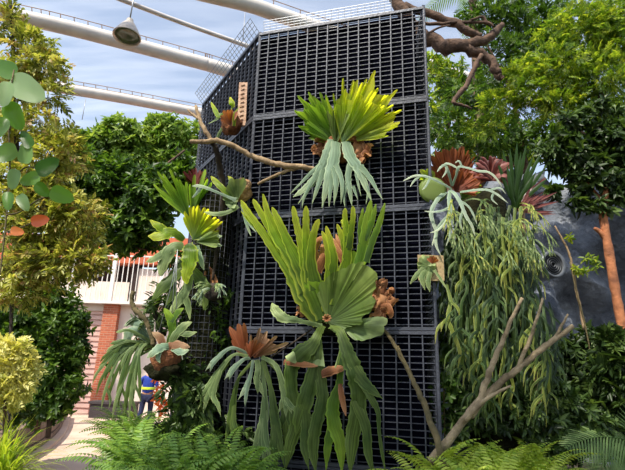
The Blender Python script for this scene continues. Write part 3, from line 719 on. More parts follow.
sets = [
 ('fr_blue', frk(247, 353, 214, 361, 3, 5, .15, .28, [(205, 371), (210, 372)], 0, 9)),
 ('fr_grey', frk(248, 356, 211, 384, 3, 8, .15, .25, [(197, 411), (203, 414), (221, 417), (193, 404), (213, 404)], 2, 14)),
 ('fr_blue', frk(250, 358, 233, 369, 3, 6, .15, .22, [(224, 380), (229, 380)], 2, 4)),
 ('fr_blue', frk(253, 360, 247, 386, 3, 6, .18, .25, [(238, 400), (245, 407)], 1)),
 ('fr_grey', frk(257, 360, 257, 380, 5, 7, .2, .28, [(265, 399), (258, 394)], 1)),
 ('fr_grey', frk(261, 362, 264, 418, 4, 9, .2, .27, [(249, 462), (256, 474), (264, 478), (271, 470)], 2)),
 ('fr_dark', frk(263, 360, 275, 420, 4.5, 10, .2, .26, [(286, 474), (276, 480), (270, 468)], 2)),
 ('fr_grey', frk(262, 357, 285, 396, 4, 8, .2, .3, [(278, 414), (286, 418), (292, 414), (298, 416)], 3, 10)),
 ('fr_dark', frk(268, 360, 287, 404, 4, 11, .14, .2, [(284, 450), (294, 440), (276, 440)], 3, 6)),
 ('fr_dark', frk(228, 364, 207, 412, 3, 9, .2, .17, [(188, 459), (198, 452), (222, 462), (212, 456)], -2, 6)),
 ('fr_dark', frk(252, 362, 232, 410, 3, 7, .12, .12, [(224, 448), (234, 452), (240, 444)], -4, 6)),
]
for mt, L_ in sets:
    t = MB()
    for r in L_: strap(t, SF, r, .25, wav=.12, tip=PT)
    t.build('hanging_frond', M[mt], f, FT)
t = MB(); t.tube([FP(270, 358, .12), FP(290, 345, .1), FP(312, 329, .1)], .008, 6); t.build('tie_wire', M['bark_dark'], f)

# -- small fern on plank, left face
def LY(px, py): return LP(px, py).y
pk = LP(243, 104, .05)
t = MB(); c = LP(243, 104, .05); s = mpp(c); 
a_, b_ = LP(243.5, 83, .05), LP(241.5, 126, .05)
t.beam(a_, b_, 8.5 * s * 1.0, .03, up=Vector((0, 1, 0)))
for k in range(9):
    q = a_.lerp(b_, .08 + .1 * k); t.beam(q + Vector((-.03, -.02, 0)), q + Vector((.015, -.02, .02)), .012, .02)
tag(t.build('plank', M['plank'], smooth=False, base=b_), 'upright tan plank with a row of notches fixed on the left tower face', 'plank')
f = fern(LP(231, 127, .0), 'small staghorn fern with a rusty brown round base beside the notched plank')
bc = LP(231, 124, .16); s = mpp(bc)
t = MB(); lump(t, bc, 10*s, 8*s, 12*s, 4); t.build('root_ball', M['peat'], f)
t = MB(); fan(t, SL, 231, 126, [(160, 11), (120, 17), (90, 18), (60, 15)], 6, .2, .28, .1, .02, 61); t.build('shield_frond', M['fr_orange'], f, FT)
for L_ in ([(226,112,4,.2),(219,116,5,.25),(214,108,4,.28),(211,102,2,.28)], [(222,114,4,.22),(215,120,4,.28),(208,124,2,.28)], [(231,112,5,.2),(232,104,6,.24),(230,97,3,.24)], [(234,126,3,.3),(235,114,4,.32),(240,106,2,.32)], [(222,128,3,.25),(218,136,3,.27),(216,144,1.5,.27)]):
    t = MB(); strap(t, SL, L_, .3); t.build('antler_frond', M['fr_lime' if L_[0][0] != 222 else 'fr_grey'], f, FT)

# -- small fern by the corner
f = fern(FP(240, 196, .0), 'staghorn fern with shaggy straw-brown base at the tower corner left of the central antlers')
t = MB(); bc = FP(242, 190, .12); s = mpp(bc); lump(t, bc, 9*s, 8*s, 12*s, 9, amp=.25); t.build('root_ball', mat_plain('straw base', (206, 166, 116), (130, 90, 58), 22, .9, 0, 1), f)
t = MB(); fan(t, SF, 238, 200, [(60, 18), (80, 24), (110, 22), (150, 16), (200, 14), (250, 10)], 9, .12, .24, .1, .02, 62); t.build('shield_frond', M['fr_grey'], f, FT)
t = MB(); strap(t, SF, [(236,200,5,.28),(226,196,3,.3),(212,190,3,.34),(200,186,4,.36),(192,186,2,.36)], .3); strap(t, SF, [(202,187,4,.36),(196,194,3,.36),(192,198,1.5,.36)], .3); t.build('antler_frond', M['fr_blue'], f, FT)
t = MB(); strap(t, SF, [(238,206,5,.26),(228,212,5,.3),(216,214,5,.34),(204,212,3,.34)], .3); t.build('antler_frond', M['fr_grey'], f, FT)
t = MB(); strap(t, SF, [(232,198,4,.26),(224,190,6,.3),(216,182,6,.3),(211,176,3,.3)], .25); strap(t, SF, [(236,192,4,.26),(233,182,5,.28),(228,176,3,.28)], .25); t.build('antler_frond', M['fr_lime'], f, FT)
t = MB(); strap(t, SF, [(242,204,4,.2),(246,222,3,.22),(251,236,2,.22)], .3); strap(t, SF, [(247,222,2,.22),(256,232,2,.24)], .3); t.build('antler_frond', M['fr_blue'], f, FT)

# ---------------------------------------------------------------- left mesh column and its ferns
LCY = 5.2
lc0 = P(195, 420, LCY + .12); lc0.z = BEDZ - .05
lcz = P(200, 195, LCY + .12).z; lr = 21 * mpp(P(198, 330, LCY))
col = empty('planting_column', lc0, 'dark moss column wrapped in wire mesh left of the tower, mostly hidden by ferns', 'column')
t = MB(); hh = lcz - lc0.z
t.add(*lathe([(0, hh), (lr*.9, hh), (lr, hh - .1)] + [(lr * (1 + .04 * math.sin(k*2)), hh - .1 - (hh - .1) * k / 12) for k in range(1, 13)], lc0, 26)); t.build('moss_core', M['moss'], col)
t = MB()
for k in range(28):
    a = 2*PI*k/28; q = lc0 + Vector((math.cos(a), math.sin(a), 0)) * lr * 1.07; t.beam(q, q + Vector((0, 0, hh)), .004)
z = .05
while z < hh:
    t.tube([lc0 + Vector((math.cos(a_) * lr*1.07, math.sin(a_) * lr*1.07, z)) for a_ in [2*PI*k/24 for k in range(25)]], .003, 4, cap=False); z += .07
t.build('wire_mesh', M['steel'], col)
S5 = SY(LCY)
f = fern(S5(189, 219, 0), 'deep green lobed staghorn fan at the top of the left fern column')
t = MB(); fan(t, S5, 190, 220, [(142, 40), (135, 52), (128, 56), (118, 52), (105, 50), (95, 46)], 9, .34, .0, .2, .03, 71, jit=.2); t.build('shield_frond', M['fr_green'], f, FT)
t = MB(); fan(t, S5, 192, 218, [(98, 40), (82, 46), (70, 48), (58, 42), (46, 40)], 6, .5, .02, .15, .03, 72, jit=.2); t.build('shield_frond', M['fr_green'], f, FT)
t = MB(); fan(t, S5, 196, 186, [(150, 14), (120, 20), (90, 20), (60, 18), (30, 14)], 9, .35, .0, .05, .03, 76, jit=.2); t.build('red_frond', M['lf_red'], f, FT)
f = fern(S5(192, 237, .1), 'bright yellow-green ruffled staghorn fan in the middle of the left fern column')
t = MB(); fan(t, S5, 193, 240, [(118, 24), (100, 34), (84, 36), (66, 36), (50, 36), (34, 36), (18, 30), (0, 22)], 14, .24, .15, .2, .03, 73); t.build('shield_frond', M['fr_yellow'], f, FT)
t = MB(); fan(t, S5, 196, 242, [(40, 16), (20, 26), (0, 26), (-20, 22)], 5, .2, .25, .1, .02, 74); t.build('shield_frond', M['fr_shield'], f, FT)
t = MB(); strap(t, S5, [(200,240,6,.2),(210,238,8,.25),(222,236,5,.25)], .2); strap(t, S5, [(210,238,5,.25),(216,244,5,.25),(222,246,2,.25)], .2); strap(t, S5, [(196,246,6,.2),(200,258,6,.22),(204,270,3,.2)], .2); t.build('hanging_frond', M['fr_pale'], f, FT)
f = fern(S5(182, 244, .1), 'staghorn fern with light green spoon shaped fronds below the yellow fan')
for mt, L_ in (('fr_lime', [[(184,240,6,.1),(172,232,11,.16),(160,236,12,.18),(148,236,5,.18)], [(168,232,8,.16),(158,226,8,.17),(150,220,3,.17)]]),
               ('fr_grey', [[(184,246,8,.15),(172,248,13,.2),(164,262,12,.2),(160,276,5,.2)], [(170,250,8,.2),(156,258,9,.2),(146,262,3,.2)]]),
               ('fr_lime', [[(188,244,9,.2),(190,252,16,.26),(189,264,15,.28),(186,276,9,.28),(187,284,4,.27)]]),
               ('fr_dark', [[(186,262,9,.1),(174,276,12,.16),(162,288,12,.18),(152,300,4,.18)], [(172,278,8,.16),(172,292,9,.16),(166,306,4,.16)]]),
               ('fr_dark', [[(190,268,9,.1),(200,280,12,.16),(206,294,10,.18),(204,310,4,.18)], [(202,282,8,.16),(214,292,7,.16),(220,304,3,.16)]]),
               ('fr_grey', [[(190,276,7,.2),(186,290,10,.22),(178,302,10,.22),(168,316,3,.22)], [(184,292,6,.22),(188,306,6,.22),(190,320,2,.22)]])):
    t = MB()
    for r in L_: strap(t, S5, r, .2, wav=.2)
    t.build('antler_frond', M[mt], f, FT)
t = MB(); fan(t, S5, 208, 262, [(-60, 22), (-85, 30), (-110, 24)], 5, .3, .08, .05, .02, 75); t.build('dry_frond', M['dry_brown'], f, FT)

# -- clump of mixed antler plants around the column's waist
f = fern(S5(205, 300, .05), 'small dark ball fern with thin grey antlers at the waist of the left fern column')
t = MB(); bc = S5(214, 292, .25); s = mpp(bc); lump(t, bc, 9*s, 8*s, 9*s, 19); t.build('root_ball', M['bark_dark'], f)
rg = random.Random(5)
for k in range(9):
    t = MB(); a = rg.uniform(0, PI * 1.1) ; antler(t, bc + Vector((0, -.06, .02)), Vector((math.cos(a), -.6, math.sin(a)*.6)), .12, .02, 2, rg, .45, .8); t.build('antler_frond', M[rg.choice(['fr_blue', 'fr_grey', 'fr_dark'])], f)

# -- hanging basket lower left
HY = 4.9; SH = SY(HY)
bc = SH(166, 356, 0); s = mpp(bc)
f = empty('hanging_basket', bc, 'hanging brown fibre basket with staghorn leaves on top and long drooping straps', 'hanging basket')
t = MB(); V, Fc2 = lathe([(13*s, 6*s), (15.5*s, 4*s), (15*s, -4*s), (11*s, -13*s), (5*s, -19*s), (0, -21*s)], bc, 24); t.add(V, Fc2); bowl = t.build('fibre_bowl', M['peat'], f)
t = MB(); lump(t, bc - Vector((0, -.02, 13*s)), 16.5*s, 14*s, 11*s, 3, amp=.25); t.build('moss', M['moss'], bowl)
t = MB(); lump(t, bc + Vector((0, 0, 5*s)), 13*s, 12*s, 5*s, 3, amp=.25); t.build('moss', M['moss'], bowl)
for k in (-1, 0, 1):
    t = MB(); t.tube([bc + Vector((k*12*s, (.1 if k == 0 else -.02), 5*s)), bc + Vector((k*2*s, 0, 75*s)), bc + Vector((0, 0, 110*s))], .003, 5); t.build('hanging_wire', M['wire'], f)
for mt, L_ in (('fr_pale', [[(170,346,6,.1),(162,347,9,.16),(154,352,8,.2),(147,358,3,.2)], [(160,348,6,.16),(158,357,5,.18),(160,363,2,.18)]]),
               ('fr_tan', [[(166,350,6,.1),(172,345,9,.12),(182,346,8,.14),(190,347,3,.14)], [(164,348,6,.1),(160,338,8,.1),(152,332,4,.1)]]),
               ('fr_pale', [[(172,348,5,.12),(181,352,7,.16),(189,350,3,.16)]]),
               ('fr_grey', [[(170,345,6,.1),(176,334,8,.12),(184,326,8,.12),(192,322,3,.12)], [(178,332,6,.12),(188,334,6,.12),(197,332,2,.12)]]),
               ('fr_green', [[(168,345,5,.05),(172,330,7,.08),(170,318,8,.1),(164,308,4,.1)], [(171,322,6,.1),(178,312,6,.1),(184,308,2,.1)]])):
    t = MB()
    for r in L_: strap(t, SH, r, .2, wav=.2)
    t.build('antler_frond', M[mt], f, FT)

# second basket behind: pale lobed leaves
f = fern(SH(146, 350, -.3), 'staghorn fern with long grass-like straps drooping left in front of the brick pier')
S6 = SY(5.3)
t = MB(); bc = S6(146, 342, 0); s = mpp(bc); lump(t, bc, 9*s, 9*s, 9*s, 23); t.build('root_ball', M['peat'], f)
rg = random.Random(11)
ends = [(92,384),(98,372),(116,404),(101,410),(134,396),(128,388),(119,376),(113,358),(140,402),(106,352),(108,402),(104,382),(112,420),(118,408),(124,416),(129,420),(100,362),(110,344),(116,332),(126,412),(96,396),(133,404),(121,396),(106,372)]
for k, (ex, ey) in enumerate(ends):
    x0, y0 = 148 + rg.uniform(-6, 6), 344 + rg.uniform(-5, 4); t = MB(); mx_, my_ = (x0*.45 + ex*.55) + rg.uniform(-3, 3), min(y0, ey) * .5 + (y0 + ey) * .25 - 4
    r = [(x0, y0, 2.2, .1), (mx_, my_, 3.0, .22), (ex*.75 + mx_*.25 , ey*.6 + my_*.4, 3.4, .24), (ex, ey, 1, .2)]
    strap(t, S6, r, .25, wav=.05)
    if k % 2: strap(t, S6, [(r[2][0], r[2][1], 3, .24), (r[2][0] + 4, (r[2][1] + ey)/2, 2.4, .22), (ex + 8, ey - 2, 1, .2)], .25)
    t.build('strap_frond', M[('fr_grey', 'fr_dark', 'fr_vine')[k % 3]], f)
for L_ in ([(148,340,6,.1),(138,332,9,.15),(130,332,10,.18),(127,342,8,.18),(130,350,4,.18)], [(146,338,6,.1),(140,326,8,.1),(132,322,8,.1),(124,326,3,.1)], [(150,336,6,.1),(150,324,8,.1),(144,318,4,.1)], [(142,340,5,.1),(128,350,8,.16),(118,358,7,.18),(110,368,2,.18)]):
    t = MB(); strap(t, S6, L_, .2, wav=.2); t.build('antler_frond', M['fr_blue'], f, FT)
branch('branch_stub', SY(5.0), [(154,346,4.5,0),(150,332,4.5,0),(145,319,5,0),(136,311,5,0),(132,303,4.5,0),(133,291,5,0)], M['bark_lichen'], 'bent bare branch stub rising left of the hanging basket', n=10)
branch('branch_stub', SY(5.3), [(164,336,5,0),(158,322,5.5,0),(155,312,5,0),(156,303,4,0)], M['bark_dark'], 'short black forked branch stub against the cream wall above the basket', subs=[[(155,309,3.5,0),(151,303,3,0),(150,298,2.5,0)], [(156,304,3,0),(160,299,3,0)]])
branch('branch_stub', SY(5.1), [(170,365,3,0),(182,378,3.5,0),(196,394,3,0),(204,398,2,0)], M['bark_lichen'], 'thin olive branch slanting down right from the hanging basket', n=8)

# ---------------------------------------------------------------- driftwood on the tower
branch('driftwood_branch', SF, [(190,142,4,.5),(205,141.5,5,.45),(220,141,5.5,.4),(236,147,5.5,.35),(252,156,5.5,.3),(275,164,6,.26),(300,167,6,.2),(318,170,5,.12)], M['bark_pale'], 'pale driftwood branch lying across the tower corner toward the upper fern',
       subs=[[(300,167,4,.2),(284,172,3.5,.22),(270,178,3.2,.22),(258,184,3,.22)], [(212,141,4,.4),(206,132,4.5,.42),(200,120,4,.44),(196,106,3,.44)], [(199,119,3,.44),(192,114,2.5,.45),(188,110,2,.45)]])
branch('dark_branch', SF, [(213,142,5,.36),(217,152,6,.3),(219,166,6,.2),(222,180,6,.12),(223,200,5.5,.08),(220,226,5,.06),(216,252,4,.06),(213,280,3,.06)], M['bark_dark'], 'dark upright branch rising past the small corner ferns')
branch('driftwood_branch', SF, [(380,326,2.5,.06),(392,340,4,.12),(405,364,4.5,.2),(413,380,5,.25),(421,397,6,.3),(430,420,6.5,.4),(440,450,7,.5),(449,485,8,.55)], M['bark_lichen'], 'thin mossy branch leaning on the tower right of the central fern', subs=[[(405,364,3,.2),(400,352,2.5,.2),(398,346,2,.2)]])

# ---------------------------------------------------------------- right side column, nest ferns, curtain fern
RCY = 4.7
SR = SY(RCY)
rc0 = P(497, 430, RCY + .45); rc0.z = BEDZ - .05; rcz = P(497, 195, RCY + .45).z; rr = 27 * mpp(P(490, 330, RCY))
col = empty('planting_column', rc0, 'dark moss column behind the curtain of trailing fronds right of the tower', 'column')
t = MB(); hh = rcz - rc0.z
t.add(*lathe([(0, hh), (rr*.8, hh), (rr, hh - .15)] + [(rr * (1 + .05 * math.sin(k*2.2)) , hh - .15 - (hh - .15) * k / 12) for k in range(1, 13)], rc0, 26)); t.build('moss_core', M['moss'], col)
post = branch('wooden_post', SY(RCY + .05), [(522,210,5,0),(524,240,5.5,0),(527,270,5.5,0),(530,300,5.5,0),(536,360,6,0),(543,440,6,0)], M['bark_pale'], 'pale upright wooden post at the right edge of the trailing fern curtain', 'post')

f = fern(SR(451, 189, 0), 'staghorn nest fern with rusty brown fan and white-green antlers right of the tower')
t = MB(); fan(t, SR, 452, 190, [(150, 26), (138, 32), (124, 40), (108, 44), (92, 45), (76, 44), (62, 42), (48, 34), (30, 32), (12, 32), (0, 28)], 38, .13, .02, .12, .02, 81, jit=.1, ns=5); t.build('shield_frond', M['fr_rust'], f, FT)
t = MB(); fan(t, SR, 455, 192, [(120, 16), (90, 22), (50, 26), (20, 28), (-10, 22)], 18, .12, .14, .1, .02, 82, jit=.1); t.build('shield_frond', M['fr_rust'], f, FT)
t = MB(); fan(t, SR, 437, 191, [(-40, 10), (-80, 13), (-130, 17), (180, 0)][:3], 4, .02, .16, .02, .0, 83)
V, Fc2 = lathe([(0, .025), (6*.0096, .024), (11*.0096, .016), (14.5*.0096, 0), (13.5*.0096, -.01), (0, .02)], SR(433, 190, .2), 26, PI/2); t = MB(); t.add(V, Fc2); t.build('round_shield', M['fr_shield'], f)
t = MB(); fan(t, SR, 436, 186, [(200, 14), (160, 20), (125, 22), (95, 16)], 7, .15, .14, .08, .02, 84); t.build('shield_frond', M['fr_lime'], f, FT)
t = MB(); fan(t, SR, 462, 200, [(110, 24), (80, 28), (50, 26), (20, 22)], 8, .2, .1, .05, .02, 85); t.build('shield_frond', M['fr_green'], f, FT)
ant = [
 [[(452,189,4,.2),(443,184,4,.28),(433,179,4,.32),(424,176,3.5,.34),(414,176,3,.34),(403,181,1.5,.34)], [(420,176,3,.34),(414,181,2.5,.34),(410,187,1.2,.34)], [(430,178,3,.33),(426,186,2.5,.34),(422,190,1.2,.34)]],
 [[(450,190,4,.2),(455,194,5,.3),(461,204,5,.34),(466,216,4.5,.35),(472,226,3.5,.35),(475,236,1.5,.35)], [(458,200,4,.33),(468,206,3,.34),(474,216,2.5,.34),(477,224,1.2,.34)], [(463,210,3.5,.34),(460,222,3,.34),(464,233,1.2,.34)]],
 [[(450,190,4,.22),(449,200,5,.3),(450,212,5,.33),(446,222,4,.33),(438,230,2.5,.33),(430,233,1.2,.33)], [(449,208,4,.32),(441,211,3,.33),(432,212,2.5,.33),(424,211,1,.33)], [(448,216,4,.32),(438,228,3.2,.3),(436,244,3.5,.3),(441,256,1.5,.3)], [(447,220,3.5,.32),(450,234,3,.32),(446,246,1.2,.32)]],
 [[(452,186,3.5,.2),(449,174,4,.26),(446,164,4,.28),(454,166,3,.28),(460,171,2.5,.28)], [(446,164,3.5,.28),(441,167,3,.28),(437,172,1.4,.28)], [(447,166,3,.28),(446,172,2.5,.28),(442,178,1.2,.28)]],
 [[(452,186,3,.2),(456,176,3,.26),(459,167,3.5,.3),(468,168,3,.3),(478,171,3.5,.3),(488,172,3.5,.3),(496,178,3,.3),(502,187,1.2,.3)], [(462,167,3,.3),(459,161,2.5,.3),(455,163,1,.3)]],
 [[(460,192,3,.2),(476,190,3.5,.28),(488,190,3.5,.3),(498,195,3.2,.3),(508,203,1.5,.3)], [(490,190,3,.3),(500,188,2.5,.3),(506,194,1,.3)], [(494,192,3,.3),(492,199,2.5,.3),(498,205,1,.3)]],
 [[(446,192,5,.2),(437,200,5,.26),(431,214,5,.28),(436,232,4.5,.28),(432,246,2,.28)]],
]
for L_ in ant:
    t = MB()
    for r in L_: strap(t, SR, [(a_, b_, c_*.8, d_) for a_, b_, c_, d_ in r], .25, wav=.08)
    t.build('antler_frond', M['fr_white'], f, FT)
# red bromeliad and sword fern
def blades(mb, c, n, L, wd, rg, up=.7, az=(0, 2*PI), droop=.6, lr=(.7, 1.1), nrm=None, seg=6, u=None):
    for k in range(n):
        a = rg.uniform(*az); el = rg.uniform(up*.5, min(1.5, up*1.3)); d = Vector((math.cos(a)*math.cos(el), math.sin(a)*math.cos(el), math.sin(el)))
        l = L * rg.uniform(*lr); p = Vector(c); pts = [p.copy()]; ws = [wd*.5]
        for i in range(seg):
            d = (d + Vector((0, 0, -droop/seg * (i+1)/seg*1.5))).normalized(); p = p + d * l/seg; pts.append(p.copy()); t_ = (i+1)/seg
            ws.append(wd * (1 - t_**3 * .93))
        n0 = len(mb.uv); mb.ribbon(pts, ws, Vector((0, 0, 1)) if abs(d.z) < .9 else TOCAM, .3, rg=rg)
        uu = rg.random(); mb.uv[n0:] = [(uu, b_) for a_, b_ in mb.uv[n0:]]
rg = random.Random(3)
f = empty('bromeliad', SR(492, 176, 0), 'dark red bromeliad with pinkish leaves between the rusty nest fern and the sword fern', 'bromeliad')
for k in range(22):
    a_ = -.3 + 3.7 * k / 21; R_ = rg.uniform(17, 27); o_ = rg.uniform(0, .14); t = MB()
    strap(t, SR, [(492, 180, 2.5, o_), (492 + R_*.45*math.cos(a_), 179 - R_*.5*math.sin(a_) - 2, 5.5, o_ + .05), (492 + R_*.8*math.cos(a_), 179 - R_*.85*math.sin(a_), 4.5, o_ + .07), (492 + R_*math.cos(a_), 180 - R_*math.sin(a_), 1, o_ + .07)], .35, wav=.1)
    t.build('leaf', M['lf_redpink' if k % 3 == 0 else 'lf_red'], f)
f = empty('birds_nest_fern', SR(514, 206, .0), 'dark green fern with upright sword shaped leaves above the trailing fronds', 'fern')
for ex, ey, o in ((503,150,.0),(510,148,.1),(517,142,.05),(526,145,.0),(533,156,.1),(541,153,.0),(545,168,.05),(497,160,.1),(521,152,.15),(536,172,.2),(507,165,.2),(548,178,.1)):
    t = MB(); strap(t, SR, [(514+rg.uniform(-3,3), 208, 4, o), ((514*2+ex)/3, (208*2+ey)/3, 4, o+.05), ((514+ex*2)/3, (208+ey*2)/3 , 4, o+.08), (ex, ey, 1.5, o+.08)], .3, wav=.05); t.build('leaf', M['lf_sword'], f)
t = MB()
for k in range(26):
    a = rg.uniform(-.25, 1.0); R_ = rg.uniform(16, 44); strap(t, SR, [(516, 210, 2.5, .1), (516+R_*.5*math.cos(a), 209-R_*.5*math.sin(a), 4, .16), (516+R_*math.cos(a), 207-R_*math.sin(a)*.9, 1.5, .14)], .3, wav=.3)
t.build('dry_skirt', M['lf_red'], f)

# trailing curtain fern
f = fern(SR(495, 215, 0), 'huge trailing staghorn fern hanging as a curtain of forked green straps')
rg = random.Random(21)
def vine_frond(mb, x0, y0, x1, y1, w_, o):
    n = 5; pts = []
    for i in range(n + 1):
        t_ = i / n; pts.append((x0 + (x1-x0)*t_ + rg.uniform(-3, 3), y0 + (y1-y0)*t_, w_ * (.7 + .5*rg.random()), o + .1*math.sin(t_*PI) + rg.uniform(-.02, .02)))
    pts[-1] = pts[-1][:2] + (1.2,) + pts[-1][3:]
    strap(mb, SR, pts, .25, n=4, wav=.15, rg=rg, twist=rg.uniform(-.8, .8))
    for k in range(3):
        i = rg.randint(1, n-1); x, y, _, oo = pts[i]; s_ = rg.choice((-1, 1)); l = rg.uniform(12, 26)
        strap(mb, SR, [(x, y, w_*.8, oo), (x + s_*l*.4, y + l*.4, w_*.8, oo+.03), (x + s_*l*.5, y + l, 1, oo+.03)], .25, n=4, rg=rg)
def curtain_x(y):   # visible left and right limits
    return np.interp(y, [205, 230, 300, 360, 400], [446, 440, 436, 452, 490]), np.interp(y, [205, 230, 262, 300, 360, 420], [526, 536, 537, 548, 562, 545])
for k in range(96):
    y0 = rg.choice([210, 220, 235, 255, 280, 300, 320, 340]) + rg.uniform(-6, 6); L = rg.uniform(50, 95)
    l, r = curtain_x(y0); x0 = rg.uniform(l + 4, r - 4); l2, r2 = curtain_x(y0 + L); x1 = np.clip(x0 + rg.uniform(-10, 12), l2, r2)
    t = MB(); vine_frond(t, x0, y0, float(x1), min(y0 + L, 428), rg.uniform(2.0, 3.6), rg.uniform(.0, .3))
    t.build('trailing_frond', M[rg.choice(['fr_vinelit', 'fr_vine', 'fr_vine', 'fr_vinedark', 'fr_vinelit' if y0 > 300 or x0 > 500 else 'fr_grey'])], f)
t = MB()
for k in range(190):
    y0 = rg.uniform(205, 350); L = rg.uniform(40, 80); l, r = curtain_x(y0); x0 = rg.uniform(l, r); l2, r2 = curtain_x(y0 + L)
    vine_frond(t, x0, y0, float(np.clip(x0 + rg.uniform(-10, 12), l2, r2)), min(y0 + L, 420), rg.uniform(2, 3.6), rg.uniform(-.25, .05))
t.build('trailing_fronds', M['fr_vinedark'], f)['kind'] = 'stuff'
for k in range(34):
    t = MB(); x0 = rg.uniform(446, 535); y0 = rg.uniform(200, 260); antler(t, SR(x0, y0, .25), Vector((rg.uniform(-.7, .9), -.5, rg.uniform(-.2, .5))), .15, .015, 3, rg, .42, .9); t.build('antler_frond', M[rg.choice(['fr_grey', 'fr_vinelit', 'fr_vine', 'fr_grey'])], f)

# square plaque with small fern
pc = FP(431, 268, .06); s = mpp(pc); t = MB()
t.box(pc, Vector((13*s, 0, 0)), nF * .012, Vector((0, 0, 13*s)))
tag(t.build('plaque', M['plaque'], smooth=False, base=pc), 'small square wooden plaque on the right tower edge carrying a little fern', 'plaque')
f = fern(FP(428, 266, .08), 'little round staghorn fern growing on the square wooden plaque')
t = MB(); fan(t, SF, 428, 266, [(0, 8), (60, 11), (120, 12), (180, 11), (240, 11), (300, 10), (358, 8)], 14, .12, .1, .02, .02, 91); t.build('shield_frond', M['fr_grey'], f, FT)
t = MB(); fan(t, SF, 432, 264, [(20, 8), (80, 9), (140, 7)], 5, .2, .14, .04, .02, 92); t.build('shield_frond', M['fr_orange'], f, FT)
for r in ([(426,270,5,.14),(422,278,6,.18),(425,290,2,.18)], [(424,268,5,.14),(416,276,5,.17),(410,284,1.5,.17)], [(430,272,4,.14),(428,282,5,.18),(430,292,2,.18)], [(434,270,3,.14),(440,278,3,.18),(446,288,2,.2)]):
    t = MB(); strap(t, SF, r, .25); t.build('hanging_frond', M['fr_grey'], f, FT)

# ---------------------------------------------------------------- big branches upper right, logs, saplings
SB = SY(6.3)
branch('tree_branch', SB, [(380,-22,13,0),(393,-6,12,0),(402,10,13,0),(414,28,14,0),(428,38,14,0),(447,47,15,0),(465,44,12,0),(484,40,9,0),(495,33,8,0),(503,24,5,0)], M['bark_brown'], 'thick crooked brown branch reaching right from behind the tower top', 'branch',
       subs=[[(458,47,9,0),(472,51,10,-.02),(485,56,10,-.05),(494,66,9,-.05),(498,75,8,-.05),(503,79,5,-.05)], [(481,55,5,0),(475,66,5,.05),(467,84,5,.05),(460,93,5,.08),(453,102,4,.1),(462,105,3,.1),(472,109,2,.1)],
             [(404,6,7,.05),(427,14,8,.05),(454,23,8.5,.05),(468,32,8,.05),(481,36,6,.02)], [(400,20,3,.1),(430,24,3.5,.1),(462,22,3,.1),(487,23,3,.1),(494,27,2,.1)], [(487,24,3,.1),(482,17,3,.12),(470,20,1.5,.14)],
             [(427,34,3,.06),(438,28,2,.1),(450,25,1.5,.1)]], n=12)
branch('fallen_log', SY(4.12), [(430,462,8.8,.0),(446,443,8.8,0),(463,421,8.0,.0),(481,400,8.8,.0),(499,384,6.8,.02),(518,368,6.4,.05),(536,354,6.0,.06),(552,341,5.6,.08),(573,326,4.4,.1)], M['bark_log'], 'forked grey-brown log leaning up from the lower right bed', 'log',
       subs=[[(470,416,8.0,.0),(481,398,7.2,.02),(488,376,6.0,.05),(495,358,5.2,.06),(503,341,4.8,.08),(511,320,4.0,.1),(522,298,3.2,.12)], [(517,370,3.6,.05),(522,358,4.0,.08),(531,336,3.6,.1),(537,318,2.9,.12),(543,298,2.4,.12)],
             [(466,420,4.8,.05),(480,404,4.0,.1),(496,393,3.2,.14),(511,386,2.1,.16)], [(553,341,3.2,.08),(559,331,2.8,.1),(568,314,2.0,.12)]], n=12)
branch('bare_sapling', SY(5.6), [(584,330,2.6,0),(580,306,2.6,0),(576,290,2.5,0),(573,270,2.4,0),(569,253,2.2,0),(562,239,2,0),(555,226,1.5,0)], M['bark_pale'], 'thin pale bare sapling stem in front of the round wall vent', 'sapling')

# ---------------------------------------------------------------- rock wall and vent
def wy(x, z): return 7.6 + .22*abs(math.sin(x*1.9+z*1.2+math.sin(z*2))) + .12*abs(math.sin(x*4.1-z*3.3)) + .28*math.sin(x*1.3+z*.8) + .2*math.sin(x*2.9-z*2.1) + .1*math.sin(x*6.1+z*4.3) + .06*math.sin(z*9+x*3)
xA, xB = P(446, 300, 7.4).x - 1.2, 12.5; wn, wm = 110, 60
def wtop(x): return P(560, 178, 7.6).z + .15*math.sin(x*2) + .12*math.sin(x*5.3)
mb = MB()
for j in range(wm):
    for i in range(wn):
        x = xA + (xB - xA) * i / (wn-1); z = wtop(x) * j / (wm-1); yy = wy(x, z) - .25*max(0, x-5)
        mb.v.append((x, yy + .04*math.sin(i*1.7+j*2.3), z))
mb.f = [(j*wn+i, j*wn+i+1, (j+1)*wn+i+1, (j+1)*wn+i) for j in range(wm-1) for i in range(wn-1)]
o = mb.build('wall_right', M['rock'], solid=0); tag(o, kind='structure')
md = o.modifiers.new('thick', 'SOLIDIFY'); md.thickness = .5; md.offset = -1
vc = P(555, 264, 7.1); s = mpp(vc)
vt = empty('wall_vent', vc, 'round grey vent cowl with dark concentric louvres on the rock wall', 'vent')
t = MB(); t.add(*lathe([(11*s, -.02), (13.5*s, 0), (14*s, -.06), (14*s, -.5), (10*s, -.5), (10.4*s, -.05), (11*s, -.02)], vc, 32, PI/2, .25)); t.build('cowl', M['vent'], vt)
t = MB(); t.add(*lathe([(0, -.06), (11*s, -.06), (11*s, -.1), (0, -.1)], vc, 32, PI/2, .25)); vt_core = t.build('dark_core', M['black'], vt)
t = MB()
for q in (2, 4.2, 6.4, 8.6): t.add(*lathe([(q*s, -.055), ((q+.35)*s, -.03), ((q+.9)*s, -.03), ((q+1.1)*s, -.055), (q*s, -.055)], vc, 32, PI/2, .25))
t.build('louvre', M['louvre'], vt_core)

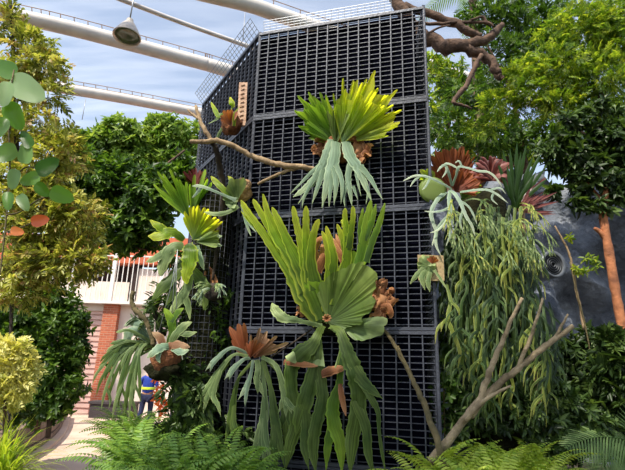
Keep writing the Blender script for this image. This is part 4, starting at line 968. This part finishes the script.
# ---------------------------------------------------------------- foliage engine (numpy)
def leafmesh(name, pos, dirs, nrms, L, Wd, rv, mat, parent=None, base=(0, 0, 0), fold=.25):
    """one folded leaf of 6 verts per entry"""
    n = len(pos); d = dirs / np.linalg.norm(dirs, axis=1)[:, None]
    q = nrms - d * (nrms * d).sum(1)[:, None]; q /= np.linalg.norm(q, axis=1)[:, None] + 1e-9; x = np.cross(d, q)
    L = L[:, None]; Wd = Wd[:, None]
    v = np.empty((n, 6, 3))
    v[:, 0] = pos; v[:, 1] = pos + d*L*.35 + x*Wd*.5 + q*fold*Wd*.5; v[:, 2] = pos + d*L*.72 + x*Wd*.36 + q*(fold*Wd*.3 - .06*L)
    v[:, 3] = pos + d*L - q*L*.16; v[:, 4] = pos + d*L*.72 - x*Wd*.36 + q*(fold*Wd*.3 - .06*L); v[:, 5] = pos + d*L*.35 - x*Wd*.5 + q*fold*Wd*.5
    v -= np.array(base); me = bpy.data.meshes.new(name)
    me.vertices.add(n*6); me.vertices.foreach_set('co', v.reshape(-1))
    tri = np.array([[0, 1, 5], [1, 2, 4], [1, 4, 5], [2, 3, 4]])
    tri = np.array([[0, 1, 2, 3], [0, 3, 4, 5]])
    idx = (np.arange(n)[:, None, None]*6 + tri[None]).reshape(-1)
    me.loops.add(len(idx)); me.loops.foreach_set('vertex_index', idx.astype(np.int32))
    me.polygons.add(n*2); me.polygons.foreach_set('loop_start', (np.arange(n*2)*4).astype(np.int32)); me.polygons.foreach_set('loop_total', np.full(n*2, 4, np.int32))
    uv = me.uv_layers.new(name='UVMap'); u = np.repeat(rv, 8); uv.data.foreach_set('uv', np.stack([u, np.tile(np.linspace(0, 1, 8), n)], 1).reshape(-1))
    me.update(calc_edges=True)
    return finish(me, name, mat, parent, 0, False, base if parent is None else None)
def crown_pts(blobs, n, R, inner=.05):
    """blobs: (center Vector, rx, ry, rz)"""
    vol = np.array([b[1]*b[3] for b in blobs]); ks = R.choice(len(blobs), n, p=vol/vol.sum()); P_ = []; O_ = []
    for k in ks:
        c, rx, ry, rz = blobs[k]; u = R.normal(size=3); u /= np.linalg.norm(u); r = (inner + (1-inner) * R.random() ** .5) * (1 + .16 * math.sin(5*u[0]+3*u[2]+k) ) + max(0, R.normal() * .12)
        P_.append([c[0] + u[0]*rx*r, c[1] + u[1]*ry*r, c[2] + u[2]*rz*r]); O_.append(u)
    return np.array(P_), np.array(O_)
def foliage(name, blobs, n, size, wr, mat, parent, seed, style='rosette', k=7, droop=.3, tw=.25, lowrv=.0):
    R = np.random.default_rng(seed); c, o = crown_pts(blobs, n, R)
    ax = o*.7 + R.normal(size=(n, 3))*.5 + np.array([0, 0, .15]); ax /= np.linalg.norm(ax, axis=1)[:, None]
    pos = []; dr = []; nr = []; LL = []; rv = []
    base_rv = np.clip(R.random(n)*.75 + .12, 0, 1)
    sd = np.cross(ax, R.normal(size=(n, 3))); sd /= np.linalg.norm(sd, axis=1)[:, None]; s2 = np.cross(ax, sd)
    for i in range(k):
        if style == 'rosette':
            a = 2*PI*i/k + R.random(n)*.6; rad = sd*np.cos(a)[:, None] + s2*np.sin(a)[:, None]
            d = ax*(.35 + .4*R.random(n)[:, None]) + rad + np.array([0, 0, -droop]); p = c + ax*(R.random(n)*tw*size)[:, None]; nn_ = ax + np.array([0, 0, .6])
        else:
            t_ = (i // 2 + .5) / (k / 2); sg = 1 if i % 2 else -1
            d = ax*.75 + sd*sg*(1.0 if style == 'pinnate' else .6) + R.normal(size=(n, 3))*.1 + np.array([0, 0, -droop]); p = c + ax*(t_*tw*k*size*.5) + np.array([0, 0, -droop*t_*t_*size*2]); nn_ = s2*np.sign(s2[:, 2:3]+1e-6) + np.array([0, 0, .3])
        pos.append(p); dr.append(d); nr.append(nn_); LL.append(size*(.7 + .6*R.random(n))); rv.append(np.clip(base_rv + R.normal(size=n)*.13, 0.01, .99))
    pos = np.concatenate(pos); L = np.concatenate(LL)
    return leafmesh(name, pos, np.concatenate(dr), np.concatenate(nr), L, L*wr, np.concatenate(rv), mat, parent, tuple(parent.location) if parent else (0, 0, 0))
def pxblobs(bl, Y, dy=None):
    out = []
    for b in bl:
        cx, cy, rx, ry = b[:4]; y = Y + (b[4] if len(b) > 4 else 0); c = P(cx, cy, y); s = mpp(c)
        out.append((c, rx*s, (dy if dy else min(rx, ry)*s), ry*s))
    return out
def tree(name, label, cat, blobs, Y, n, size, wr, mat, seed, trunk=None, tmat='bark_brown', style='rosette', k=7, droop=.3, tw=.25, limbs=(), dy=None, group=None):
    bl = pxblobs(blobs, Y, dy); base = G(300, 470, BEDZ)
    S = SY(Y); b0 = Vector(S(trunk[0][0], trunk[0][1], 0)) if trunk else Vector(bl[0][0]);
    if trunk: b0.z = BEDZ - .03
    e = empty(name, b0, label, cat, group)
    foliage('foliage', bl, n, size, wr, M[mat], e, seed, style, k, droop, tw)
    if trunk:
        q = smoothpath([t_ + (0,) if len(t_) == 3 else t_ for t_ in trunk], 5); p3 = [Vector(S(a, b, o)) for a, b, w_, o in q]; p3[0] = b0
        t = MB(); t.tube(p3, [q_[2]*mpp(p_)/2 for q_, p_ in zip(q, p3)], 9, rough=.1); t.build('trunk', M[tmat], e)
    for lm_ in limbs:
        q = smoothpath([t_ + (0,) for t_ in lm_], 4); p3 = [Vector(S(a, b, o)) for a, b, w_, o in q]
        t = MB(); t.tube(p3, [q_[2]*mpp(p_)/2 for q_, p_ in zip(q, p3)], 6, rough=.1); t.build('limb', M[tmat], e)
    return e

# left side
tree('broadleaf_tree', 'leafy green tree with drooping dark crown in front of the balcony railing', 'tree', [(125,178,38,14),(165,178,22,16),(150,198,34,24),(100,185,36,28),(125,226,32,26),(150,230,20,20),(85,222,26,22),(182,178,14,30,.3),(75,165,22,24)], 9.0, 2000, .15, .42, 'lf_mid', 1,
     trunk=[(40,415,6),(42,350,6),(52,290,6),(90,230,5),(125,180,4)], limbs=[[(100,230,5),(125,245,3),(148,250,2)], [(120,205,5),(160,170,3),(185,150,2)]])
tree('broadleaf_tree', 'bright green far tree crown behind the left tower edge and below the roof beams', 'tree', [(125,140,42,18),(176,138,26,20),(85,146,24,14),(160,124,16,8),(140,165,50,14)], 11.0, 1700, .16, .42, 'lf_light', 2, trunk=[(45,412,6),(50,300,6),(120,160,4)])
tree('olive_shrub', 'tall loose shrub with small olive and pinkish leaves at the left picture edge', 'shrub', [(30,44,22,12),(44,66,18,14),(16,80,22,20),(52,95,12,16),(25,125,26,20),(60,150,20,26),(35,180,36,22),(75,215,28,22),(30,225,36,24),(62,258,40,20),(25,265,26,22),(5,20,14,16),(40,205,34,26),(92,262,10,14),(20,290,30,14)], 6.0, 2500, .075, .34, 'lf_olive', 3,
     trunk=[(8,430,3),(10,380,3.5),(12,300,3.5),(20,200,4),(14,110,4),(13,40,4),(9,-12,3.5)], tmat='bark_dark', style='pinnate', k=9, droop=.15, tw=.4, limbs=[[(14,240,3),(40,215,2),(80,225,1.5)], [(14,180,3),(40,150,2),(60,120,1.4)], [(13,100,2.5),(30,80,1.6),(45,55,1)]])
tree('dark_shrub', 'dense dark green shrub standing behind the low curved block wall', 'shrub', [(40,325,42,22),(50,362,36,24),(15,350,30,34),(64,388,18,20),(72,325,14,20),(40,405,34,18),(78,352,10,18),(10,400,20,20),(48,300,30,14),(10,320,30,20)], 8.4, 2100, .10, .45, 'lf_mid', 4, trunk=[(50,425,5),(50,390,5),(48,350,4)], tmat='bark_dark', k=8)
tree('variegated_shrub', 'pale yellow variegated shrub at the left edge above the grass clump', 'shrub', [(2,372,20,22),(16,358,13,12),(18,382,12,16),(2,400,16,12),(10,345,12,8),(24,366,8,10)], 4.4, 800, .042, .42, 'lf_yellow', 5, trunk=[(4,440,3),(5,410,3),(6,380,2)], tmat='bark_brown', style='pinnate', k=9, droop=.3, tw=.5)
f = empty('grass_clump', G(4, 520, BEDZ), 'yellow-green arching grass clump in the lower left corner', 'grass')
rg = random.Random(8)
for cx, n_ in ((2, 110), (10, 90), (-12, 80), (-4, 90)):
    c = P(cx, 455, 4.3); c.z = BEDZ + .12; t = MB(); blades(t, c, n_, .56, .016, rg, 1.15, droop=1.7); t.build('blade_tuft', M['lf_grass'], f)
# big heart leaves
SBG = SY(3.4)
f = empty('large_leaf_climber', (P(-14, 525, 3.4).x, 3.4, BEDZ), 'climbing plant with large heart shaped glossy leaves at the left edge', 'climber')
def heart(mb, S, cx, cy, r, ang, o=0, tilt=.4):
    a0 = math.radians(ang); V = []; UVs = []; n = 20; u = rnd.random()
    V.append(S(cx, cy, o)); UVs.append((u, .5))
    for ring in (.5, 1):
        for k in range(n):
            a = 2*PI*k/n; rr_ = r*ring*(1 + .6*math.cos(a)**5*(1 if math.cos(a) > 0 else .1) - .18*math.exp(-((a-PI)/.35)**2)) * (1 - .22*abs(math.sin(a)))
            x, y = rr_*math.cos(a), rr_*math.sin(a); X = cx + x*math.cos(a0) - y*math.sin(a0); Yp = cy - (x*math.sin(a0) + y*math.cos(a0))
            V.append(S(X, Yp, o + tilt*x*.006 + abs(y)*.002*ring - .0006*x*x/ max(r, 1))); UVs.append((u, .5))
    Fc = [(0, 1+k, 1+(k+1) % n) for k in range(n)] + [(1+k, 1+n+k, 1+n+(k+1) % n, 1+(k+1) % n) for k in range(n)]
    mb.add(V, Fc, UVs)
for cx, cy, r, an, o, mt in ((22,86,17,-30,.0,'lf_big'),(12,112,13,-60,.05,'lf_big'),(8,70,12,160,-.1,'lf_big'),(8,152,12,200,0,'lf_big'),(25,156,10,80,.0,'lf_big'),(44,168,11,30,.1,'lf_big'),(33,178,9,200,-.05,'lf_big'),(58,194,11,-20,.1,'lf_big'),(40,188,8,-40,.05,'lf_big'),(8,198,8,-90,.1,'lf_big'),(22,200,8,-60,.0,'lf_big'),(28,142,8,120,0,'lf_big'),(2,125,10,-120,.1,'lf_big'),(14,176,9,-100,.0,'lf_big'),(6,90,11,-100,.1,'lf_big')):
    t = MB(); heart(t, SBG, cx, cy, r, an, o, rnd.uniform(-.8, .8)); t.build('leaf', M[mt], f)
for cx, cy, r, an in ((37,221,8,10), (15,231,6,-10)):
    t = MB(); heart(t, SBG, cx, cy, r, an, .1); t.build('leaf', M['lf_orange'], f)['label'] = 'faded orange leaf'
for L_ in ([(-14,525),(-10,430),(-6,330),(4,240),(10,170),(8,110),(14,70)], [(8,190),(24,168),(44,170)], [(6,215),(20,212),(38,200),(56,194)], [(6,232),(20,228),(36,221)], [(10,130),(18,100),(22,86)]):
    t = MB(); t.tube([Vector(SBG(x, y, -.02)) for x, y in [q[:2] for q in smoothpath(L_, 4)]], .006, 6); t.build('stem', M['bark_lichen'], f)

# right side
tree('feathery_tree', 'airy bright yellow-green tree with fine leaflets filling the upper right corner', 'tree', [(585,30,42,24),(560,68,36,22),(600,80,36,30),(535,92,24,14),(620,35,26,44),(565,105,30,14),(500,104,20,12,.3),(525,72,18,10),(610,115,20,14),(480,128,16,8,.3)], 6.6, 2900, .065, .26, 'lf_bright', 11, trunk=[(640,440,8),(636,300,8),(628,180,6),(600,90,4)], style='pinnate', k=13, droop=.25, tw=.34,
     limbs=[[(628,180,4),(580,130,3),(530,95,2)], [(615,120,3),(580,70,2),(555,40,1.5)]])
tree('feathery_tree', 'shaded mid green tree crown behind the crooked brown branch', 'tree', [(540,20,40,26),(492,14,30,16),(470,95,26,16),(505,60,26,26),(535,55,26,20),(455,130,26,20),(500,138,34,22),(545,135,30,18),(590,120,30,20)], 8.3, 2000, .09, .3, 'lf_mid', 12, trunk=[(560,440,7),(548,300,7),(528,180,6),(510,80,4)], style='pinnate', k=12, droop=.2, tw=.32,
     limbs=[[(528,180,4),(480,130,3),(455,110,2)], [(512,90,3),(490,50,2),(470,20,1.5)]])
tree('broadleaf_tree', 'distant bright green tree seen just right of the tower edge under the branch', 'tree', [(445,75,22,22),(440,110,24,26),(470,146,36,16),(432,62,12,10),(520,150,30,14),(480,95,24,24)], 10.5, 900, .12, .4, 'lf_bright', 13, trunk=[(455,430,6),(450,300,6),(448,120,4)])
tree('dark_leaf_tree', 'dark broad-leaved tree with orange-brown trunk in front of the rock wall', 'tree', [(604,158,22,9),(566,140,18,7),(585,184,16,8),(618,188,12,14),(612,128,18,8),(562,168,12,7),(600,206,12,6),(578,120,16,7),(590,148,16,7),(556,190,8,6),(622,150,10,10),(575,204,8,6),(548,150,10,7),(600,108,18,8),(595,170,26,14),(612,140,20,16),(575,155,20,14),(625,170,14,26)], 5.6, 620, .12, .42, 'lf_dark', 14,
     trunk=[(640,450,10),(630,370,10),(622,325,9.5),(617,300,9),(611,265,9),(606,235,8),(603,212,8),(606,190,6),(612,150,4)], tmat='bark_red', droop=.5, limbs=[[(606,240,5),(600,232,5),(594,228,3)], [(605,205,4),(585,180,3),(566,160,2)]])
# unseen trees added beside the camera to shade the tower foot and fern curtain
def shade_tree(name, label, tc, rs, base, n, seed, mat='lf_mid'):
    e = empty(name, base, label, 'tree')
    foliage('foliage', [(Vector(c_), *r_) for c_, r_ in zip(tc, rs)], n, .17, .42, M[mat], e, seed, k=7)
    t = MB(); b_ = Vector(base); t.tube([b_, b_.lerp(Vector(tc[0]), .5) + Vector((-.2, -.3, .6)), Vector(tc[0])], [.16, .12, .05], 9); t.build('trunk', M['bark_brown'], e)
shade_tree('broadleaf_tree', 'unseen tree added beside the viewpoint to shade the tower foot', [(-2.3,1.3,6.4),(-1.0,1.3,6.2),(.3,1.2,6.2),(1.4,1.3,6.3)], [(1.2,.8,.6),(1.0,.75,.5),(1.1,.7,.5),(1.3,.8,.6)], (-4.2,-1.8,.4), 1400, 41)
shade_tree('broadleaf_tree', 'unseen tree added behind the viewpoint on the right to shade the fern curtain', [(3.4,-.6,5.4),(5.2,.6,5.6),(1.0,-2.2,5.8)], [(1.6,1.2,.7),(1.4,1.1,.7),(2.0,1.2,.7)], (4.6,-2.2,.5), 1500, 43)
# palm fronds
def palm_frond(mb, base, d, L, ll, wd, rg, droop=.8, n=26, nrm=Vector((0, 0, 1)), hang=.4):
    p = Vector(base); pts = [p.copy()]; d = d.normalized(); steps = n
    for i in range(steps):
        d = (d + Vector((0, 0, -droop/steps))).normalized(); p = p + d*L/steps; pts.append(p.copy())
    mb.tube(pts[::3] + [pts[-1]], [.008*(1-.7*i/9) for i in range(len(pts[::3])+1)], 5)
    for i in range(3, steps):
        t_ = i/steps; d = (pts[i+1] - pts[i-1]).normalized(); sd = d.cross(nrm).normalized(); l = ll*math.sin(PI*min(1, t_*.85+.18))**.6
        for sg in (-1, 1):
            dd = (d*.75 + sd*sg + Vector((0, 0, -hang*.3))).normalized(); q = [pts[i]]; dv = dd
            for k in range(4): dv = (dv + Vector((0, 0, -hang*.3))).normalized(); q.append(q[-1] + dv*l/4)
            n0 = len(mb.uv); mb.ribbon(q, [wd*.6, wd, wd*.9, wd*.6, wd*.1], nrm, .3, rg=rg); u = rg.random(); mb.uv[n0:] = [(u, b_) for a_, b_ in mb.uv[n0:]]
rg = random.Random(31)
f = empty('palm', P(478, 300, 9.2), 'palm with long narrow leaflets behind the top of the crooked branch', 'palm'); f.location.z = BEDZ
pc = P(472, -12, 9.0)
t = MB(); b0 = Vector(f.location); t.tube([b0, b0.lerp(pc, .5) + Vector((.1, 0, 0)), pc], [.14, .1, .09], 10); t.build('trunk', M['bark_brown'], f)
for a in (-.2, .5, 1.4, 2.4, 3.3, 3.9, 4.6, 5.3, 5.9):
    t = MB(); palm_frond(t, pc, Vector((math.cos(a), math.sin(a)*.8, .45)), 1.6, .42, .03, rg, 1.5); t.build('frond', M['lf_palm'], f)
# palm leaf lower right
f = empty('palm', P(640, 470, 4.6), 'low palm with a grey-green feather leaf in the lower right corner', 'palm'); f.location.z = BEDZ
pb = P(640, 446, 4.6)
for tx, ty, o in ((567, 446, .1), (655, 425, .2), (600, 478, .1)):
    t = MB(); tp = P(tx, ty, 4.6 - o); d = tp - pb; palm_frond(t, pb, d + Vector((0, 0, d.length*.5)), d.length*1.08, .30, .017, rg, 1.0, 24, nrm=Vector((-.1, -.75, .65)), hang=.35); t.build('frond', M['lf_palm'], f)
# undergrowth right
tree('understory_shrub', 'dark leafy shrub below the round wall vent', 'shrub', [(560,356,20,16),(592,345,18,16),(575,385,34,20),(540,400,22,18),(600,372,20,18)], 5.8, 620, .1, .4, 'lf_dark', 15, trunk=[(575,430,3),(576,380,3),(578,350,2)], tmat='bark_dark')
tree('understory_shrub', 'dark shrub at the right edge under the orange-brown trunk', 'shrub', [(616,370,18,24),(620,398,20,16),(612,340,12,10)], 5.2, 420, .09, .34, 'lf_dark', 16, trunk=[(618,430,3),(617,380,3)], tmat='bark_dark', style='pinnate', k=10)
tree('understory_shrub', 'leafy shrub filling the gap beneath the leaning log', 'shrub', [(535,415,26,18),(505,412,28,20),(475,405,22,20),(460,425,16,14),(560,440,30,18),(600,436,30,16),(582,415,24,16),(560,400,18,14)], 4.75, 950, .085, .36, 'lf_dark', 17, trunk=[(535,470,3),(535,430,2)], tmat='bark_dark')
tree('climbing_vine', 'small-leaved vine climbing the foot of the right tower edge', 'vine', [(447,350,8,30),(444,390,12,26),(455,380,14,22),(436,420,14,20)], 4.75, 150, .06, .6, 'lf_mid', 18, trunk=[(446,470,1.5),(444,400,1.5),(446,330,1.2)], tmat='bark_lichen', k=4)
tree('climbing_vine', 'small-leaved vine in the shade left of the rusty fern', 'vine', [(214,330,16,24),(226,345,10,16),(205,350,12,20),(232,300,16,10),(190,320,10,16)], 5.25, 170, .055, .5, 'lf_mid', 19, trunk=[(212,470,1.5),(210,400,1.5),(216,320,1.2)], tmat='bark_lichen', k=5)
tree('sapling', 'young plant with pale green leaves in front of the wall vent', 'sapling', [(590,260,8,3),(580,270,9,3),(568,236,8,3),(598,268,7,3)], 5.5, 22, .07, .4, 'lf_bright', 20, trunk=[(592,360,1.5),(584,320,1.5),(576,290,1.4),(570,262,1.2)], tmat='bark_lichen', k=5)
tree('understory_shrub', 'dense shaded plants at the foot of the left fern column', 'shrub', [(195,400,20,30),(180,380,14,20),(185,430,26,18),(220,440,26,14)], 5.0, 420, .07, .36, 'lf_dark', 22, trunk=[(190,470,2),(192,420,2)], tmat='bark_dark', style='pinnate', k=8)
tree('understory_shrub', 'tangle of dark leafy plants on the left fern column below the yellow fan', 'shrub', [(205,300,12,14),(165,300,14,12),(182,312,14,16),(150,318,12,8),(212,262,8,12),(176,262,12,10),(190,340,14,20)], 5.25, 300, .09, .28, 'lf_dark', 24, style='pinnate', k=7, droop=.5)
tree('ti_plant', 'small orange-leaved plant beside the person in the blue shirt', 'plant', [(160,392,3,10),(162,406,5,6),(158,380,2.5,5)], 11.0, 26, .14, .35, 'lf_orange', 23, trunk=[(159,430,1.5),(159,405,1.5)], tmat='bark_brown', k=5)

# ground ferns
def make_frond(L, seed, mat):
    rg = random.Random(seed); n = 26; p = np.zeros(3); pos = []; dr = []; nr = []; LL = []; W_ = []; rv = []; el = 1.15; pts = []
    for i in range(n + 1):
        t_ = i/n; el = 1.3 - 1.75*t_**1.6; d = np.array([math.cos(el), 0, math.sin(el)]); pts.append(Vector(p)); 
        if i > 2:
            l = L*.115*math.sin(PI*min(1, .12+t_*.9))**.7 + .01
            for sg in (-1, 1):
                pos.append(p.copy()); dr.append(d*.45 + np.array([0, sg, 0]) + np.array([0, 0, -.12])); nr.append(np.array([-math.sin(el), 0, math.cos(el)])); LL.append(l); W_.append(L/n*.85); rv.append(rg.random())
        p = p + d*L/n
    mb = MB(); mb.tube(pts[::3], [.005*(1-.08*i) for i in range(len(pts[::3]))], 4)
    # merge rachis and pinnae into one mesh
    o = leafmesh('frond', np.array(pos), np.array(dr), np.array(nr), np.array(LL), np.array(W_), np.array(rv), mat); me = o.data; bpy.data.objects.remove(o)
    return me
fm = {m_: [make_frond(.75, s_, M[m_]) for s_ in (1, 2, 3)] for m_ in ('lf_fern', 'lf_fernlit')}
def make_clump(mat, n, seed):
    rg = random.Random(seed); e = empty('ground_fern', (0, 0, 0))
    for k in range(n):
        o = bpy.data.objects.new('frond', rg.choice(fm[mat])); COL.objects.link(o); o.parent = e
        o.rotation_euler = (rg.uniform(-.35, .35), rg.uniform(-.5, .25), 2*PI*k/n + rg.uniform(-.2, .2)); s_ = rg.uniform(.6, 1.05); o.scale = (s_, s_, s_)
    return e
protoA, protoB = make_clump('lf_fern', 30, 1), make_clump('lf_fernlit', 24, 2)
spots = [(134,462,5.6,0),(146,462,4.9,0),(152,455,5.0,0),(172,455,4.6,0),(196,462,4.4,0),(215,468,4.2,0),(165,440,5.6,0),(150,478,4.3,0),(185,478,4.0,0),(240,474,4.1,0),(160,480,4.0,0),(134,450,6.4,0),(142,445,6.2,0),(180,450,5.3,0),(228,460,4.6,0),(205,450,4.9,0),(136,480,4.7,0),(122,445,7.2,0),(158,465,4.5,0),
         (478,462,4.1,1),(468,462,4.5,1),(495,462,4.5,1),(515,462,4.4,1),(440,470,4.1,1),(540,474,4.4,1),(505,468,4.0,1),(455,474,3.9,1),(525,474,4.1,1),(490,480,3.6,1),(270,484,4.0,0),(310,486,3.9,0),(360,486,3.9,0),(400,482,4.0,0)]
rg = random.Random(77); used = [0, 0]
for i, (px, py, Y, kd) in enumerate(spots):
    pr = (protoA, protoB)[kd]; o = pr if not used[kd] else copy_tree(pr); used[kd] = 1
    c = P(px, py, Y); c.z = BEDZ - .02; o.location = c; s_ = rg.uniform(.9, 1.15) * (1.0 if px < 250 else 1.0 if kd else .6); o.scale = (s_,)*3; o.rotation_euler = (0, 0, rg.uniform(0, 6))
    if kd: tag(o, 'fern painted sunlit yellow-green in the low bed beneath the leaning forked log', 'fern', 'ground ferns painted sunlit beneath the leaning log')
    elif px < 250: tag(o, 'green ground fern in the thick fern bed between the path and the tower', 'fern', 'ground ferns beside the path')
    else: tag(o, 'low green fern at the foot of the tower front below the central staghorn', 'fern', 'ferns along the tower foot')

# ---------------------------------------------------------------- person on the path
def person():
    c = P(147, 400, 15.2); c.z = 0; e = empty('person', c, 'person in a blue shirt with a lime stripe walking away on the path', 'person')
    V = [(0,0,.92),(0,0,1.12),(0,.0,1.32),(0,0,1.42),(0,0,1.5),(0,.01,1.6), (.1,0,.88),(.11,.06,.5),(.1,-.02,.09),(.1,.13,.04), (-.1,0,.88),(-.1,-.1,.5),(-.11,-.3,.12),(-.11,-.2,.04), (.19,0,1.36),(.25,.02,1.1),(.25,.14,.9),(.25,.2,.84), (-.19,0,1.36),(-.25,-.03,1.1),(-.25,.06,.88),(-.25,.1,.82)]
    E = [(0,1),(1,2),(2,3),(3,4),(4,5),(0,6),(6,7),(7,8),(8,9),(0,10),(10,11),(11,12),(12,13),(3,14),(14,15),(15,16),(16,17),(3,18),(18,19),(19,20),(20,21)]
    Rr = [.15,.14,.16,.1,.055,.095,.1,.07,.045,.04,.1,.07,.045,.04,.07,.05,.035,.035,.07,.05,.035,.035]
    def skin(name, V, E, Rr, mat, flat=.75):
        me = bpy.data.meshes.new(name); me.from_pydata(V, E, []); o = bpy.data.objects.new(name, me); COL.objects.link(o); o.parent = e
        md = o.modifiers.new('skin', 'SKIN'); lay = me.skin_vertices[0].data if me.skin_vertices else None
        if lay is None:
            import bmesh
            bm = bmesh.new(); bm.from_mesh(me); bm.verts.layers.skin.verify(); bm.to_mesh(me); bm.free(); lay = me.skin_vertices[0].data
        for i, r in enumerate(Rr): lay[i].radius = (r, r*flat); lay[i].use_root = i == 0
        o.modifiers.new('sub', 'SUBSURF').levels = 2; o.modifiers[-1].render_levels = 2; me.materials.append(mat); return o
    skin('body', V, E, Rr, M['skin'], .85)
    g = lambda ids, k: ([V[i] for i in ids], k)
    skin('shirt', [(0,0,.9),(0,0,1.1),(0,0,1.3),(0,0,1.42),(.2,0,1.37),(.255,.02,1.12),(-.2,0,1.37),(-.255,-.03,1.12)], [(0,1),(1,2),(2,3),(3,4),(4,5),(3,6),(6,7)], [.2,.185,.2,.12,.09,.075,.09,.075], M['shirt'], .75)
    skin('trousers', [(0,0,.92),(.11,0,.84),(.11,.06,.5),(.1,-.02,.12),(-.11,0,.84),(-.1,-.1,.5),(-.11,-.29,.15)], [(0,1),(1,2),(2,3),(0,4),(4,5),(5,6)], [.18,.125,.09,.075,.125,.09,.075], M['trousers'], .85)
    t = MB(); lump(t, (c.x, c.y-.01, 1.64), .1, .11, .1, 1, amp=.04); t.build('hair', M['hair'], e)
    t = MB(); t.add(*lathe([(.2, 0), (.205, .02), (.205, .05), (.2, .07)], c + Vector((0, 0, 1.06)), 20)); o = t.build('reflective_band', M['stripe'], e); 
    for v in o.data.vertices: v.co.y = (v.co.y) * .82
person()
